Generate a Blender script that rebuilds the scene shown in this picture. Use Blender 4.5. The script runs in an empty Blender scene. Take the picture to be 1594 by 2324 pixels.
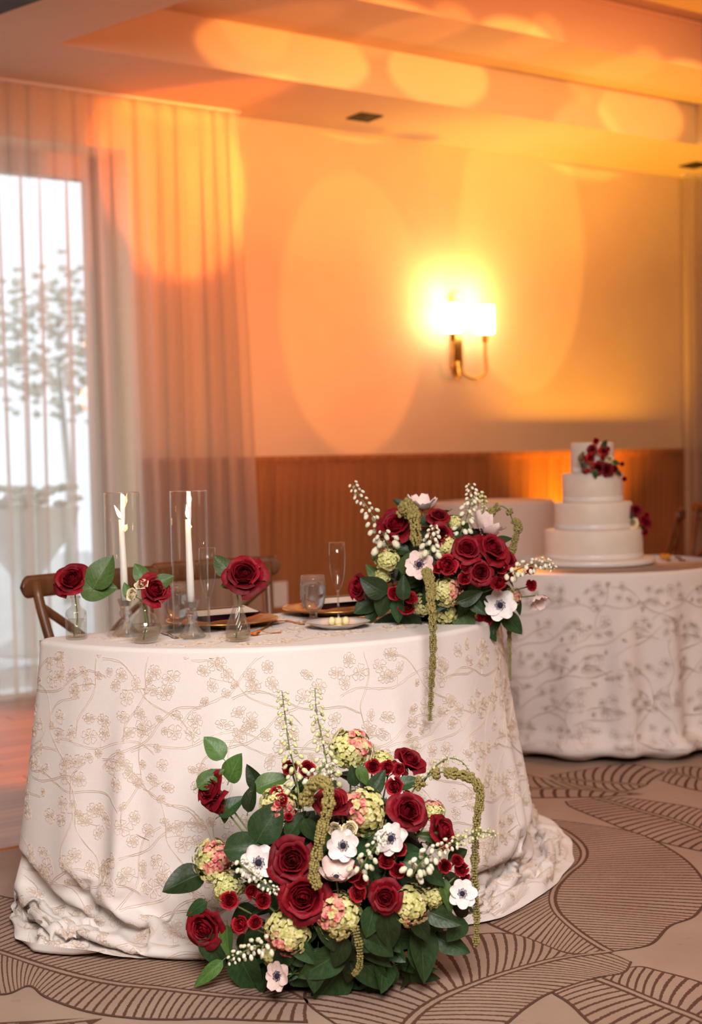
import bpy, bmesh, math, random
import numpy as np
from mathutils import Vector, Matrix, noise as mnoise
random.seed(7)
SC = bpy.context.scene
COL = SC.collection
PI = math.pi
# ------------------------------------------------------------------ camera
IW, IH, FPX = 1594, 2324, 3100.0
CAMZ = 1.245
PITCH = math.atan(117 / 3100)
ROLL = math.radians(1.3)
RC = Matrix.Rotation(PI / 2 - PITCH, 3, 'X') @ Matrix.Rotation(-ROLL, 3, 'Z')
cd = bpy.data.cameras.new('camera')
cam = bpy.data.objects.new('camera', cd)
COL.objects.link(cam)
cd.sensor_fit = 'VERTICAL'
cd.sensor_height = 36
cd.sensor_width = 36 * IW / IH
cd.lens = FPX / IH * 36
cam.matrix_world = Matrix.Translation((0, 0, CAMZ)) @ RC.to_4x4()
cd.dof.use_dof = True
cd.dof.focus_distance = 3.42
cd.dof.aperture_fstop = 2.5
cd.clip_start = .05
SC.camera = cam
# room axes: WA runs along the curtain wall (to the right), WN points from it into the room
WO = Vector((0, 8.67, 0))
WA = Vector((.832, .5547, 0))
WN = Vector((.5547, -.832, 0))
WANG = math.atan2(WA.y, WA.x)
CEIL = 3.315
def rm(a, b, z=0): return WO + WA * a + WN * b + Vector((0, 0, z))
def ray(px, py): return RC @ Vector(((px - IW / 2) / FPX, -(py - IH / 2) / FPX, -1))
def fl(px, py, z=0.0):
    d = ray(px, py); t = (z - CAMZ) / d.z
    return d * t + Vector((0, 0, CAMZ))
def dp(px, py, Y):
    d = ray(px, py); return d * (Y / d.y) + Vector((0, 0, CAMZ))
def wallpt(px, py, b=0.0):
    d = ray(px, py); o = Vector((0, 0, CAMZ))
    t = (b - (o - WO).dot(WN)) / d.dot(WN)
    return d * t + o
def wall_az(px, py, b=0.0):
    p = wallpt(px, py, b); return (p - WO).dot(WA), p.z
# ------------------------------------------------------------------ world, exposure, large lights
wd = bpy.data.worlds.new('World'); SC.world = wd; wd.use_nodes = True
nt = wd.node_tree; bg = nt.nodes['Background']
bg.inputs[0].default_value = (.82, .91, 1, 1); bg.inputs[1].default_value = 2.3
SC.view_settings.view_transform = 'Standard'
SC.view_settings.look = 'None'
SC.view_settings.gamma = 1
SC.view_settings.exposure = 0
SC.view_settings.use_curve_mapping = False
cy = SC.cycles
cy.max_bounces = 8; cy.diffuse_bounces = 3; cy.glossy_bounces = 3; cy.transmission_bounces = 7; cy.transparent_max_bounces = 20
cy.caustics_reflective = False; cy.caustics_refractive = False; cy.sample_clamp_indirect = 6
cy.use_adaptive_sampling = True; cy.adaptive_threshold = .05
def light(kind, name, loc, energy, col, aim=None, **kw):
    l = bpy.data.lights.new(name, kind); l.energy = energy; l.color = col
    sc = kw.pop('scale', None); spin = kw.pop('spin', 0)
    for k, v in kw.items(): setattr(l, k, v)
    o = bpy.data.objects.new(name, l); COL.objects.link(o)
    q = Matrix.Identity(3)
    if aim is not None:
        q = (Vector(aim) - Vector(loc)).to_track_quat('-Z', 'Y').to_matrix() @ Matrix.Rotation(spin, 3, 'Z')
    m = q.to_4x4()
    if sc: m = m @ Matrix.Diagonal((sc[0], sc[1], 1, 1))
    o.matrix_world = Matrix.Translation(loc) @ m
    return o
# soft fill added above the camera, standing in for a bounced flash
light('AREA', 'bounce_flash_fill', (.15, .3, 2.9), 79, (1, .94, .90), (-.2, 3.5, .5), shape='DISK', size=1.9, spread=1.75)
light('AREA', 'hall_fill', (-1.5, -1.5, 3.25), 30, (1, .86, .70), (-1.5, -1.4, 0), shape='DISK', size=2.4)  # unseen fill added to brighten the hall behind the camera
light('AREA', 'cake_fill', (3.0, 3.6, 3.2), 30, (1, .74, .52), (2.0, 5.6, .0), shape='DISK', size=2.0)  # unseen warm fill added to brighten the cake and its cloth
# amber party projector on the far right throws overlapping round spots on wall, curtain and ceiling
def spot(px, py, w, h, energy, col, plane='wall', src=(3.1, 5.0, 2.45), blend=.12, spin=0):
    p = wallpt(px, py) if plane == 'wall' else plane
    p = Vector(p)
    d = (p - Vector(src)).length
    ang = 2 * math.atan(max(w, h) / 2 / d)
    m = max(w, h)
    light('SPOT', 'party_spot', src, energy, col, p, spot_size=ang, spot_blend=blend, shadow_soft_size=.03,
          scale=(w / m, h / m), spin=spin)
OR1 = (1, .30, .055); OR2 = (1, .46, .10); YL = (1, .62, .13)
P2 = rm(.5, 4.5, CEIL + .13); P3 = rm(.5, 4.5, 1.9)
spot(805, 710, 1.12, 1.85, 330, OR1)
spot(1185, 560, 1.15, 2.1, 300, OR2)
spot(385, 405, 1.0, 1.25, 3200, (1, .16, .02), blend=.2)
spot(480, 420, .5, .9, 350, YL, blend=.8)
spot(480, 600, 2.6, 3.4, 240, OR1, blend=.8)
spot(1000, 330, 7.0, 2.2, 430, (1, .52, .11), blend=1)
spot(0, 0, 1.8, 1.8, 2200, OR1, fl(15, 1690), blend=.5)
for px, py, w, h, en, c in ((660, 125, 1.05, .40, 780, OR1), (1000, 168, .75, .40, 680, OR1), (1455, 262, .75, .40, 740, OR1)):
    spot(px, py, w, h, en, c, wallpt(px, py, .82), P2, .1)
for px, py, w, h, en, c in ((610, 50, .42, .42, 260, OR1), (950, 70, .42, .40, 420, OR1), (1400, 165, .45, .42, 420, OR1), (1220, 95, .3, .3, 320, OR1)):
    spot(px, py, w, h, en, c, fl(px, py, CEIL + .26), P3, .1)
light('SPOT', 'coffer_wash', P3, 430, (1, .20, .045), rm(-.3, 1.0, CEIL + .26), spot_size=1.5, spot_blend=.8, shadow_soft_size=.15)
light('POINT', 'coffer_glow', P2, 26, (1, .22, .06), shadow_soft_size=.1)
# ------------------------------------------------------------------ helpers
class MB:
    def __init__(s): s.v = []; s.f = []; s.m = []; s.uv = {}; s.uv2 = {}; s.c = {}
    def vert(s, p): s.v.append(tuple(p)); return len(s.v) - 1
    def face(s, idx, mi=0): s.f.append(tuple(idx)); s.m.append(mi)
    def grid(s, fn, nu, nv, cu=False, mi=0, uv=None, uv2=None, col=None):
        b = len(s.v); n = nu if cu else nu + 1
        for j in range(nv + 1):
            for i in range(n):
                u, v = i / nu, j / nv
                k = len(s.v); s.v.append(tuple(fn(u, v)))
                if uv: s.uv[k] = uv(u, v)
                if uv2: s.uv2[k] = uv2(u, v)
                if col is not None: s.c[k] = col(u, v) if callable(col) else col
        for j in range(nv):
            for i in range(nu):
                i2 = (i + 1) % n
                s.face((b + j * n + i, b + j * n + i2, b + (j + 1) * n + i2, b + (j + 1) * n + i), mi)
        return b
    def lathe(s, prof, n=24, c=(0, 0, 0), mi=0, capb=False, capt=False, rmod=None):
        b = len(s.v)
        for r, z in prof:
            for i in range(n):
                a = 2 * PI * i / n; rr = r * (rmod(a, z) if rmod else 1)
                s.v.append((c[0] + rr * math.cos(a), c[1] + rr * math.sin(a), c[2] + z))
        for j in range(len(prof) - 1):
            for i in range(n):
                i2 = (i + 1) % n
                s.face((b + j * n + i, b + j * n + i2, b + (j + 1) * n + i2, b + (j + 1) * n + i), mi)
        if capb: s.face(tuple(b + i for i in reversed(range(n))), mi)
        if capt: s.face(tuple(b + (len(prof) - 1) * n + i for i in range(n)), mi)
    def tube(s, pts, r, n=6, mi=0, cap=True, flat=1.0, col=None):
        pts = [Vector(p) for p in pts]; m = len(pts); b = len(s.v)
        rs = r if hasattr(r, '__len__') else [r] * m
        t0 = (pts[1] - pts[0]).normalized()
        nr = t0.orthogonal().normalized()
        for k in range(m):
            t = (pts[min(k + 1, m - 1)] - pts[max(k - 1, 0)])
            if t.length < 1e-9: t = t0.copy()
            t.normalize(); nr = (nr - t * nr.dot(t))
            if nr.length < 1e-6: nr = t.orthogonal()
            nr.normalize(); bn = t.cross(nr)
            for i in range(n):
                a = 2 * PI * i / n
                p = pts[k] + (nr * math.cos(a) + bn * math.sin(a) * flat) * rs[k]
                if col is not None: s.c[len(s.v)] = col
                s.v.append(tuple(p))
        for k in range(m - 1):
            for i in range(n):
                i2 = (i + 1) % n
                s.face((b + k * n + i, b + k * n + i2, b + (k + 1) * n + i2, b + (k + 1) * n + i), mi)
        if cap:
            s.face(tuple(b + i for i in reversed(range(n))), mi); s.face(tuple(b + (m - 1) * n + i for i in range(n)), mi)
    def box(s, c, d, rz=0, mi=0, M=None):
        b = len(s.v); R = Matrix.Rotation(rz, 3, 'Z') if M is None else M
        for z in (-.5, .5):
            for x, y in ((-.5, -.5), (.5, -.5), (.5, .5), (-.5, .5)):
                s.v.append(tuple(R @ Vector((x * d[0], y * d[1], z * d[2])) + Vector(c)))
        for q in ((3, 2, 1, 0), (4, 5, 6, 7), (0, 1, 5, 4), (1, 2, 6, 5), (2, 3, 7, 6), (3, 0, 4, 7)):
            s.face(tuple(b + i for i in q), mi)
    def prism(s, poly, z0, z1, mi=0):
        b = len(s.v); n = len(poly)
        for z in (z0, z1):
            for p in poly: s.v.append((p[0], p[1], z))
        for i in range(n):
            j = (i + 1) % n; s.face((b + i, b + j, b + n + j, b + n + i), mi)
        s.face(tuple(b + i for i in reversed(range(n))), mi); s.face(tuple(b + n + i for i in range(n)), mi)
    def blob(s, c, r, nu=6, nv=4, mi=0, M=None, col=None):
        r = r if hasattr(r, '__len__') else (r, r, r); b = len(s.v); c = Vector(c)
        def put(p):
            if M is not None: p = M @ p
            if col is not None: s.c[len(s.v)] = col
            s.v.append(tuple(p + c))
        put(Vector((0, 0, -r[2])))
        for j in range(1, nv):
            t = PI * j / nv
            for i in range(nu):
                a = 2 * PI * i / nu
                put(Vector((r[0] * math.sin(t) * math.cos(a), r[1] * math.sin(t) * math.sin(a), -r[2] * math.cos(t))))
        put(Vector((0, 0, r[2]))); e = len(s.v) - 1
        for i in range(nu):
            i2 = (i + 1) % nu
            s.face((b, b + 1 + i2, b + 1 + i), mi); s.face((e, e - nu + i, e - nu + i2), mi)
            for j in range(nv - 2):
                o = b + 1 + j * nu; s.face((o + i, o + i2, o + nu + i2, o + nu + i), mi)
    def mesh(s, name, mats, smooth=True):
        me = bpy.data.meshes.new(name); me.from_pydata(s.v, [], s.f); me.update()
        for m in (mats if isinstance(mats, (list, tuple)) else [mats]): me.materials.append(m)
        if any(s.m): me.polygons.foreach_set('material_index', s.m)
        me.polygons.foreach_set('use_smooth', [smooth] * len(me.polygons))
        if s.uv or s.uv2:
            li = np.zeros(len(me.loops), np.int32); me.loops.foreach_get('vertex_index', li)
            for nm, d in (('UVMap', s.uv), ('UV2', s.uv2)):
                if not d: continue
                arr = np.zeros((len(s.v), 2), np.float32)
                for k, q in d.items(): arr[k] = q
                me.uv_layers.new(name=nm).data.foreach_set('uv', arr[li].ravel())
        if s.c:
            at = me.attributes.new('tint', 'FLOAT', 'POINT'); arr = np.zeros(len(s.v), np.float32)
            for k, q in s.c.items(): arr[k] = q
            at.data.foreach_set('value', arr)
        return me
    def build(s, name, mats, parent=None, smooth=True, mx=None):
        return put(name, s.mesh(name, mats, smooth), parent, mx)
def put(name, me, parent=None, mx=None):
    o = bpy.data.objects.new(name, me); COL.objects.link(o)
    if parent is not None: o.parent = parent
    if mx is not None: o.matrix_local = mx
    return o
def tag(o, label, cat, group=None, kind=None):
    o['label'] = label; o['category'] = cat
    if group: o['group'] = group
    if kind: o['kind'] = kind
    return o
def thing(name, label, cat, loc=(0, 0, 0), rz=0, group=None):
    o = bpy.data.objects.new(name, None); COL.objects.link(o); o.empty_display_size = .05
    o.location = loc; o.rotation_euler = (0, 0, rz)
    return tag(o, label, cat, group)
def struct(o): o['kind'] = 'structure'; return o
def stuff(o): o['kind'] = 'stuff'; return o
def copy_tree(o, parent=None):
    c = o.copy(); COL.objects.link(c); c.parent = parent
    for ch in o.children: copy_tree(ch, c)
    return c
def face_to(pos, d, spin=0, s=1.0):
    q = Vector(d).normalized().to_track_quat('Z', 'Y').to_matrix().to_4x4()
    return Matrix.Translation(pos) @ q @ Matrix.Rotation(spin, 4, 'Z') @ Matrix.Scale(s, 4)
def spline(pts, n):
    P = [Vector(p) for p in pts]; P = [P[0] * 2 - P[1]] + P + [P[-1] * 2 - P[-2]]; out = []
    m = len(P) - 3
    for k in range(n):
        t = k / (n - 1) * m; i = min(int(t), m - 1); t -= i
        a, b, c, d = P[i:i + 4]
        out.append(.5 * ((2 * b) + (c - a) * t + (2 * a - 5 * b + 4 * c - d) * t * t + (3 * b - a - 3 * c + d) * t ** 3))
    return out
def lerp(a, b, t): return a + (b - a) * t
def sm(x, a, b):
    t = min(1, max(0, (x - a) / (b - a))); return t * t * (3 - 2 * t)
# ------------------------------------------------------------------ materials
def srgb(r, g, b):
    f = lambda c: (c / 12.92 if c <= .04045 else ((c + .055) / 1.055) ** 2.4)
    return (f(r / 255), f(g / 255), f(b / 255), 1)
class NT:
    def __init__(s, name):
        s.mat = bpy.data.materials.new(name); s.mat.use_nodes = True
        s.t = s.mat.node_tree; s.b = s.t.nodes['Principled BSDF']; s.out = s.t.nodes['Material Output']
    def n(s, ty, **kw):
        o = s.t.nodes.new(ty)
        for k, v in kw.items():
            if k.startswith('i_'):
                key = k[2:]; key = int(key) if key.isdigit() else key.replace('_', ' ')
                o.inputs[key].default_value = v
            else: setattr(o, k, v)
        return o
    def l(s, a, b): s.t.links.new(a, b)
    def math(s, op, a, b=None, c=None):
        o = s.t.nodes.new('ShaderNodeMath'); o.operation = op
        for i, x in enumerate((a, b, c)):
            if x is None: continue
            if isinstance(x, (int, float)): o.inputs[i].default_value = x
            else: s.l(x, o.inputs[i])
        return o.outputs[0]
    def mix(s, f, a, b):
        o = s.t.nodes.new('ShaderNodeMix'); o.data_type = 'RGBA'
        for i, x in ((0, f), (6, a), (7, b)):
            if isinstance(x, (int, float, tuple)): o.inputs[i].default_value = x
            else: s.l(x, o.inputs[i])
        return o.outputs[2]
    def noise(s, scale, vec=None, detail=3, rough=.5):
        o = s.n('ShaderNodeTexNoise', i_Scale=scale, i_Detail=detail, i_Roughness=rough)
        if vec is not None: s.l(vec, o.inputs['Vector'])
        return o.outputs[0]
    def coord(s, kind='Object', scale=None):
        c = s.n('ShaderNodeTexCoord').outputs[kind]
        if scale:
            m = s.n('ShaderNodeMapping'); m.inputs['Scale'].default_value = scale; s.l(c, m.inputs[0]); c = m.outputs[0]
        return c
    def ramp(s, f, lo, hi):
        o = s.n('ShaderNodeMapRange', interpolation_type='SMOOTHSTEP'); o.inputs[1].default_value = lo; o.inputs[2].default_value = hi
        s.l(f, o.inputs[0]); return o.outputs[0]
    def bump(s, h, st=.2, d=.002):
        o = s.n('ShaderNodeBump', i_Strength=st, i_Distance=d); s.l(h, o.inputs['Height']); s.l(o.outputs[0], s.b.inputs['Normal'])
    def set(s, **kw):
        for k, v in kw.items():
            if k == 'col': s.l(v, s.b.inputs['Base Color']) if not isinstance(v, tuple) else setattr(s.b.inputs['Base Color'], 'default_value', v)
            else: s.b.inputs[k.replace('_', ' ')].default_value = v
        return s
def simple(name, c1, c2=None, rough=.5, scale=30, bump=0, objrand=0, sheen=0, coord='Object', sc3=None, spec=.5, metal=0, detail=3, bscale=None):
    t = NT(name); c2 = c2 or c1
    v = t.coord(coord, sc3); nz = t.noise(scale, v, detail)
    col = t.mix(t.ramp(nz, .3, .7), c1, c2)
    if objrand:
        r = t.n('ShaderNodeObjectInfo').outputs['Random']
        h = t.n('ShaderNodeHueSaturation'); t.l(col, h.inputs['Color'])
        t.l(t.math('MULTIPLY_ADD', r, objrand * 2, 1 - objrand), h.inputs['Value']); col = h.outputs[0]
    t.set(col=col, Roughness=rough, Metallic=metal)
    t.b.inputs['Specular IOR Level'].default_value = spec
    if sheen: t.b.inputs['Sheen Weight'].default_value = sheen; t.b.inputs['Sheen Roughness'].default_value = .4
    if bump: t.bump(t.noise(bscale or scale * 3, v, 4), bump)
    return t.mat
def emis(name, c, s):
    t = NT(name); t.set(col=(.8, .8, .8, 1)); t.b.inputs['Emission Color'].default_value = c; t.b.inputs['Emission Strength'].default_value = s
    return t.mat
def thin_glass(name, tint=(.985, .99, .985, 1), rough=.02, haze=0.0):
    t = NT(name)
    tr = t.n('ShaderNodeBsdfTransparent'); tr.inputs[0].default_value = tint
    gl = t.n('ShaderNodeBsdfGlossy'); gl.inputs['Roughness'].default_value = rough
    fr = t.n('ShaderNodeLayerWeight')
    mx = t.n('ShaderNodeMixShader'); t.l(t.math('MULTIPLY_ADD', t.math('POWER', fr.outputs['Facing'], 4), .55, .035), mx.inputs[0]); t.l(tr.outputs[0], mx.inputs[1]); t.l(gl.outputs[0], mx.inputs[2])
    o = mx.outputs[0]
    if haze:
        df = t.n('ShaderNodeBsdfTranslucent'); df.inputs[0].default_value = (.9, .9, .9, 1)
        m2 = t.n('ShaderNodeMixShader'); m2.inputs[0].default_value = haze; t.l(o, m2.inputs[1]); t.l(df.outputs[0], m2.inputs[2]); o = m2.outputs[0]
    t.l(o, t.out.inputs[0]); return t.mat
def refr(name, c=(1, 1, 1, 1), rough=0.0, ior=1.45):
    t = NT(name); t.set(col=c, Roughness=rough, IOR=ior, Transmission_Weight=1.0); return t.mat
M = {}
def sheer_mat(name, col, transp, transl):
    t = NT(name)
    v = t.coord('Object', (6, 6, 260)); slub = t.noise(6, v, 3)
    v2 = t.coord('Object', (300, 300, 8)); wv = t.noise(4, v2, 2)
    w = t.math('MULTIPLY_ADD', slub, .5, t.math('MULTIPLY', wv, .3))
    df = t.n('ShaderNodeBsdfDiffuse'); df.inputs[0].default_value = col
    tl = t.n('ShaderNodeBsdfTranslucent'); tl.inputs[0].default_value = col
    tr = t.n('ShaderNodeBsdfTransparent')
    m1 = t.n('ShaderNodeMixShader'); m1.inputs[0].default_value = transl; t.l(df.outputs[0], m1.inputs[1]); t.l(tl.outputs[0], m1.inputs[2])
    m2 = t.n('ShaderNodeMixShader'); t.l(t.math('ADD', t.math('MULTIPLY', w, .35), transp - .14), m2.inputs[0]); t.l(m1.outputs[0], m2.inputs[1]); t.l(tr.outputs[0], m2.inputs[2])
    t.l(m2.outputs[0], t.out.inputs[0]); return t.mat
def wood_mat(name, c1, c2, rough=.4, axis='z', coord='Object', dens=14, objrand=.12, spec=.5):
    sc = {'z': (dens, dens, .7), 'x': (.7, dens, dens), 'y': (dens, .7, dens)}[axis]
    return simple(name, c1, c2, rough, 2.2, .08, objrand, coord=coord, sc3=sc, detail=6, spec=spec)
M['wall'] = simple('wall_paint', (.80, .64, .41, 1), (.77, .61, .39, 1), .75, 3, .03, bscale=120)
M['ceiling'] = simple('ceiling_paint', (.62, .53, .43, 1), (.60, .51, .41, 1), .8, 2)
M['wains'] = wood_mat('wainscot_oak', (.30, .115, .038, 1), (.42, .18, .065, 1), .45)
M['chairwood'] = wood_mat('chair_walnut', (.10, .035, .014, 1), (.17, .065, .026, 1), .35)
M['chairgrey'] = wood_mat('chair_weathered', (.16, .09, .05, 1), (.24, .14, .08, 1), .45)
M['floorwood'] = wood_mat('floor_plank_oak', (.34, .12, .03, 1), (.46, .18, .05, 1), .35, 'x', objrand=.2)
M['sheer'] = sheer_mat('sheer_linen', (.80, .71, .62, 1), .46, .45)
M['black'] = simple('matt_black', (.01, .01, .01, 1), rough=.6)
M['brass'] = simple('brass', (.62, .40, .12, 1), (.55, .34, .10, 1), .28, metal=1)
M['gold'] = simple('gold_rim', (.75, .45, .13, 1), (.65, .38, .1, 1), .25, metal=1)
M['steel'] = simple('polished_steel', (.55, .50, .46, 1), (.5, .45, .42, 1), .2, metal=1)
M['white'] = simple('white_plastic', (.75, .72, .66, 1), rough=.45)
M['frame'] = simple('window_frame_paint', (.45, .43, .40, 1), (.42, .4, .38, 1), .6)
M['glass'] = thin_glass('clear_glass')
M['pane'] = thin_glass('window_glass', (.95, .97, .97, 1))
M['rib_glass'] = thin_glass('ribbed_glass', (.97, .975, .96, 1), .05, .07)
M['vase_glass'] = thin_glass('vase_glass', (.98, .985, .98, 1), .03, .05)
M['frost'] = thin_glass('chilled_glass', (.98, .98, .975, 1), .12, .24)
def crystal_mat():
    t = NT('pressed_glass'); t.set(col=(1, 1, 1, 1), Roughness=.0, IOR=1.45, Transmission_Weight=1.0)
    tr = t.n('ShaderNodeBsdfTransparent'); tr.inputs[0].default_value = (.98, .985, .98, 1); mx = t.n('ShaderNodeMixShader'); mx.inputs[0].default_value = .62
    t.l(t.b.outputs[0], mx.inputs[1]); t.l(tr.outputs[0], mx.inputs[2]); t.l(mx.outputs[0], t.out.inputs[0]); return t.mat
M['crystal'] = crystal_mat()
M['water'] = refr('water', (1, 1, 1, 1), 0, 1.33)
M['shade'] = emis('lit_glass_shade', (1, .80, .48, 1), 12)
M['flame'] = emis('candle_flame', (1, .62, .22, 1), 45)

# ================================================================== the room
def slab(name, quads, mat):
    mb = MB()
    for q in quads:
        b = len(mb.v)
        for p in q: mb.v.append(tuple(p))
        mb.face(tuple(range(b, b + len(q))))
    return struct(mb.build(name, mat, smooth=False))
def rbox(mb, a0, a1, b0, b1, z0, z1, mi=0):
    c = rm((a0 + a1) / 2, (b0 + b1) / 2, (z0 + z1) / 2)
    mb.box(c, (a1 - a0, b1 - b0, z1 - z0), WANG, mi)
RA0, RA1, RB1 = -9.5, 6.5, 11.5
# --- carpet: woven banana-leaf pattern
def carpet_mat():
    t = NT('leaf_carpet')
    v = t.coord('Object'); n1 = t.noise(3, v, 3); n2 = t.noise(900, v, 2); n3 = t.noise(14, v, 4)
    base = t.mix(t.ramp(n1, .3, .7), (.47, .33, .255, 1), (.41, .28, .21, 1))
    base = t.mix(t.math('MULTIPLY', t.ramp(n3, .62, .75), .35), base, (.2, .1, .065, 1))
    t.set(col=base, Roughness=.95); t.b.inputs['Specular IOR Level'].default_value = .1
    t.bump(n2, .5, .004); return t.mat
def leaf_carpet_mat():
    t = NT('leaf_carpet_motif')
    v = t.coord('Object'); n1 = t.noise(3, v, 3); n2 = t.noise(900, v, 2); n4 = t.noise(160, v, 2)
    base = t.mix(t.ramp(n1, .3, .7), (.45, .31, .235, 1), (.39, .26, .195, 1))
    u1 = t.n('ShaderNodeUVMap', uv_map='UVMap').outputs[0]; u2 = t.n('ShaderNodeUVMap', uv_map='UV2').outputs[0]
    s1 = t.n('ShaderNodeSeparateXYZ'); t.l(u1, s1.inputs[0]); s2 = t.n('ShaderNodeSeparateXYZ'); t.l(u2, s2.inputs[0])
    j = t.math('MULTIPLY', t.math('SUBTRACT', n4, .5), .9)
    ph = t.math('FRACT', t.math('ADD', s1.outputs[0], t.math('MULTIPLY', j, .28)))
    stripe = t.math('LESS_THAN', t.math('ABSOLUTE', t.math('SUBTRACT', ph, .5)), .155)
    jm = t.math('MULTIPLY', j, .006)
    lat = t.math('ADD', s2.outputs[0], jm); ed = t.math('ADD', s2.outputs[1], jm)
    midd = t.math('LESS_THAN', lat, .0165); midl = t.math('LESS_THAN', lat, .0065)
    edge = t.math('LESS_THAN', ed, .009)
    dark = t.math('MAXIMUM', t.math('MAXIMUM', stripe, edge), midd)
    dark = t.math('MULTIPLY', dark, t.math('SUBTRACT', 1, midl))
    col = t.mix(t.math('MULTIPLY', dark, .92), base, (.11, .045, .029, 1))
    t.set(col=col, Roughness=.95); t.b.inputs['Specular IOR Level'].default_value = .1
    t.bump(t.math('SUBTRACT', n2, t.math('MULTIPLY', dark, .6)), .5, .004); return t.mat
M['carpet'] = carpet_mat(); M['motif'] = leaf_carpet_mat()
floor = slab('floor', [[rm(RA0, 2.9), rm(RA0, RB1), rm(RA1, RB1), rm(RA1, 2.9)]], M['carpet'])
def motif(mid, left, right, layer, freq=1.0, tk=1, org=(0, 0), sc=1.0, bow=.1):
    conv = lambda L: [fl(org[0] + x / sc, org[1] + y / sc) for x, y in L]
    N = 90; m = spline(conv(mid), N); mb = MB()
    Ln = [0]
    for k in range(1, N): Ln.append(Ln[-1] + (m[k] - m[k - 1]).length)
    for side, E in ((1, right), (-1, left)):
        if not E: continue
        e = spline(conv(E), N)
        def fn(u, v, e=e):
            k = round(v * (N - 1)); a, b = m[k], e[k]
            tn = (m[min(k + 1, N - 1)] - m[max(k - 1, 0)]).normalized()
            return a.lerp(b, u) - tn * (bow * (b - a).length * 4 * u * (1 - u) * .5) + Vector((0, 0, .0006 * layer))
        mb.grid(fn, 8, N - 1, uv=lambda u, v: (Ln[round(v * (N - 1))] / .0215 * freq, u),
                uv2=lambda u, v, e=e: (u * (e[round(v * (N - 1))] - m[round(v * (N - 1))]).length, (1 - u) * (e[round(v * (N - 1))] - m[round(v * (N - 1))]).length))
    mb.build('leaf_motif', M['motif'], floor)
o8, s8 = (1060, 1740), 2.985; o7, s7 = (640, 2000), 1.671; o6, s6 = (0, 2060), 2.277
motif([(870, 212), (1000, 245), (1200, 305), (1400, 360), (1594, 430), (1900, 560)], [(880, 210), (1100, 213), (1300, 238), (1530, 275), (1700, 330), (1930, 540)],
      [(660, 235), (700, 275), (880, 350), (1100, 440), (1330, 520), (1900, 640)], 1, .65, org=o8, sc=s8)
motif([(300, 150), (700, 150), (1000, 170), (1212, 185)], [(350, 40), (560, 90), (900, 150), (1212, 184)], [(300, 215), (700, 212), (950, 205), (1212, 186)], 2, .45, org=o8, sc=s8)
motif([(560, 70), (800, 95), (1000, 110), (1225, 128)], [(560, 60), (800, 20), (1100, -20), (1360, 40)], [(600, 90), (800, 130), (1060, 168), (1228, 130)], 1, .65, org=o8, sc=s8)
motif([(1360, 30), (1480, 60), (1600, 90), (1800, 150)], [(1360, 20), (1480, 0), (1620, 20), (1810, 140)], [(1310, 95), (1420, 130), (1600, 170), (1800, 170)], 2, .6, org=o8, sc=s8)
motif([(480, 360), (540, 388), (640, 430), (740, 500), (792, 575), (770, 650), (680, 725), (600, 810), (572, 890), (590, 965), (640, 1030), (760, 1130), (900, 1220), (972, 1257)],
      [(440, 365), (250, 450), (50, 600), (-60, 760), (-40, 900), (80, 1030), (280, 1130), (520, 1220), (720, 1275), (970, 1259)],
      [(500, 352), (800, 388), (1150, 450), (1400, 570), (1560, 700), (1640, 860), (1560, 1010), (1385, 1085), (1250, 1210), (975, 1258)], 3, .95, org=o8, sc=s8, bow=.02)
motif([(1240, 268), (1050, 295), (850, 350), (700, 405), (580, 460), (490, 530), (420, 640)], [(1330, 310), (1300, 352), (1190, 372), (1030, 425), (950, 470), (870, 535), (700, 700)],
      [(1220, 268), (1090, 275), (860, 200), (600, 228), (240, 345), (80, 440), (280, 600)], 4, .85, org=o7, sc=s7)
motif([(1200, 372), (1300, 410), (1400, 452), (1500, 492), (1594, 532), (1800, 640)], [(1215, 370), (1340, 325), (1450, 345), (1594, 385), (1750, 450), (1850, 620)],
      [(1025, 428), (1090, 470), (1170, 545), (1300, 640), (1500, 720), (1780, 700)], 3, .85, org=o7, sc=s7)
motif([(-500, 100), (-150, 190), (0, 235), (200, 300), (400, 355), (600, 395), (800, 415), (1000, 440), (1200, 460), (1400, 475), (1594, 490)],
      [(-100, -80), (300, 0), (600, 60), (850, 150), (1000, 225), (1120, 270), (1230, 310), (1340, 355), (1430, 400), (1520, 440), (1590, 482)],
      [(-600, 330), (-220, 430), (20, 455), (150, 412), (235, 470), (450, 545), (700, 580), (900, 586), (1100, 582), (1300, 590), (1594, 600)], 4, 1.0, org=o6, sc=s6, bow=.06)
motif([(-100, 640), (150, 610), (520, 570)], [(-100, 600), (150, 588), (525, 568)], [(-100, 760), (200, 740), (530, 575)], 2, .6, org=o6, sc=s6)
# --- oak plank border along the window wall
wf = slab('floor_border', [[rm(RA0, -.1, -.003), rm(RA0, 2.9, -.003), rm(RA1, 2.9, -.003), rm(RA1, -.1, -.003)]], M['floorwood'])
mb = MB(); mb.box((0, 0, 0), (1.196, .119, .006)); pm = mb.mesh('plank', M['floorwood'], False)
for r in range(24):
    for k in range(3):
        put('plank', pm, wf, Matrix.Translation(rm(-3.9 + k * 1.2 + (r % 3) * .4, .06 + .12 * r, 0)) @ Matrix.Rotation(WANG, 4, 'Z'))
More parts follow.
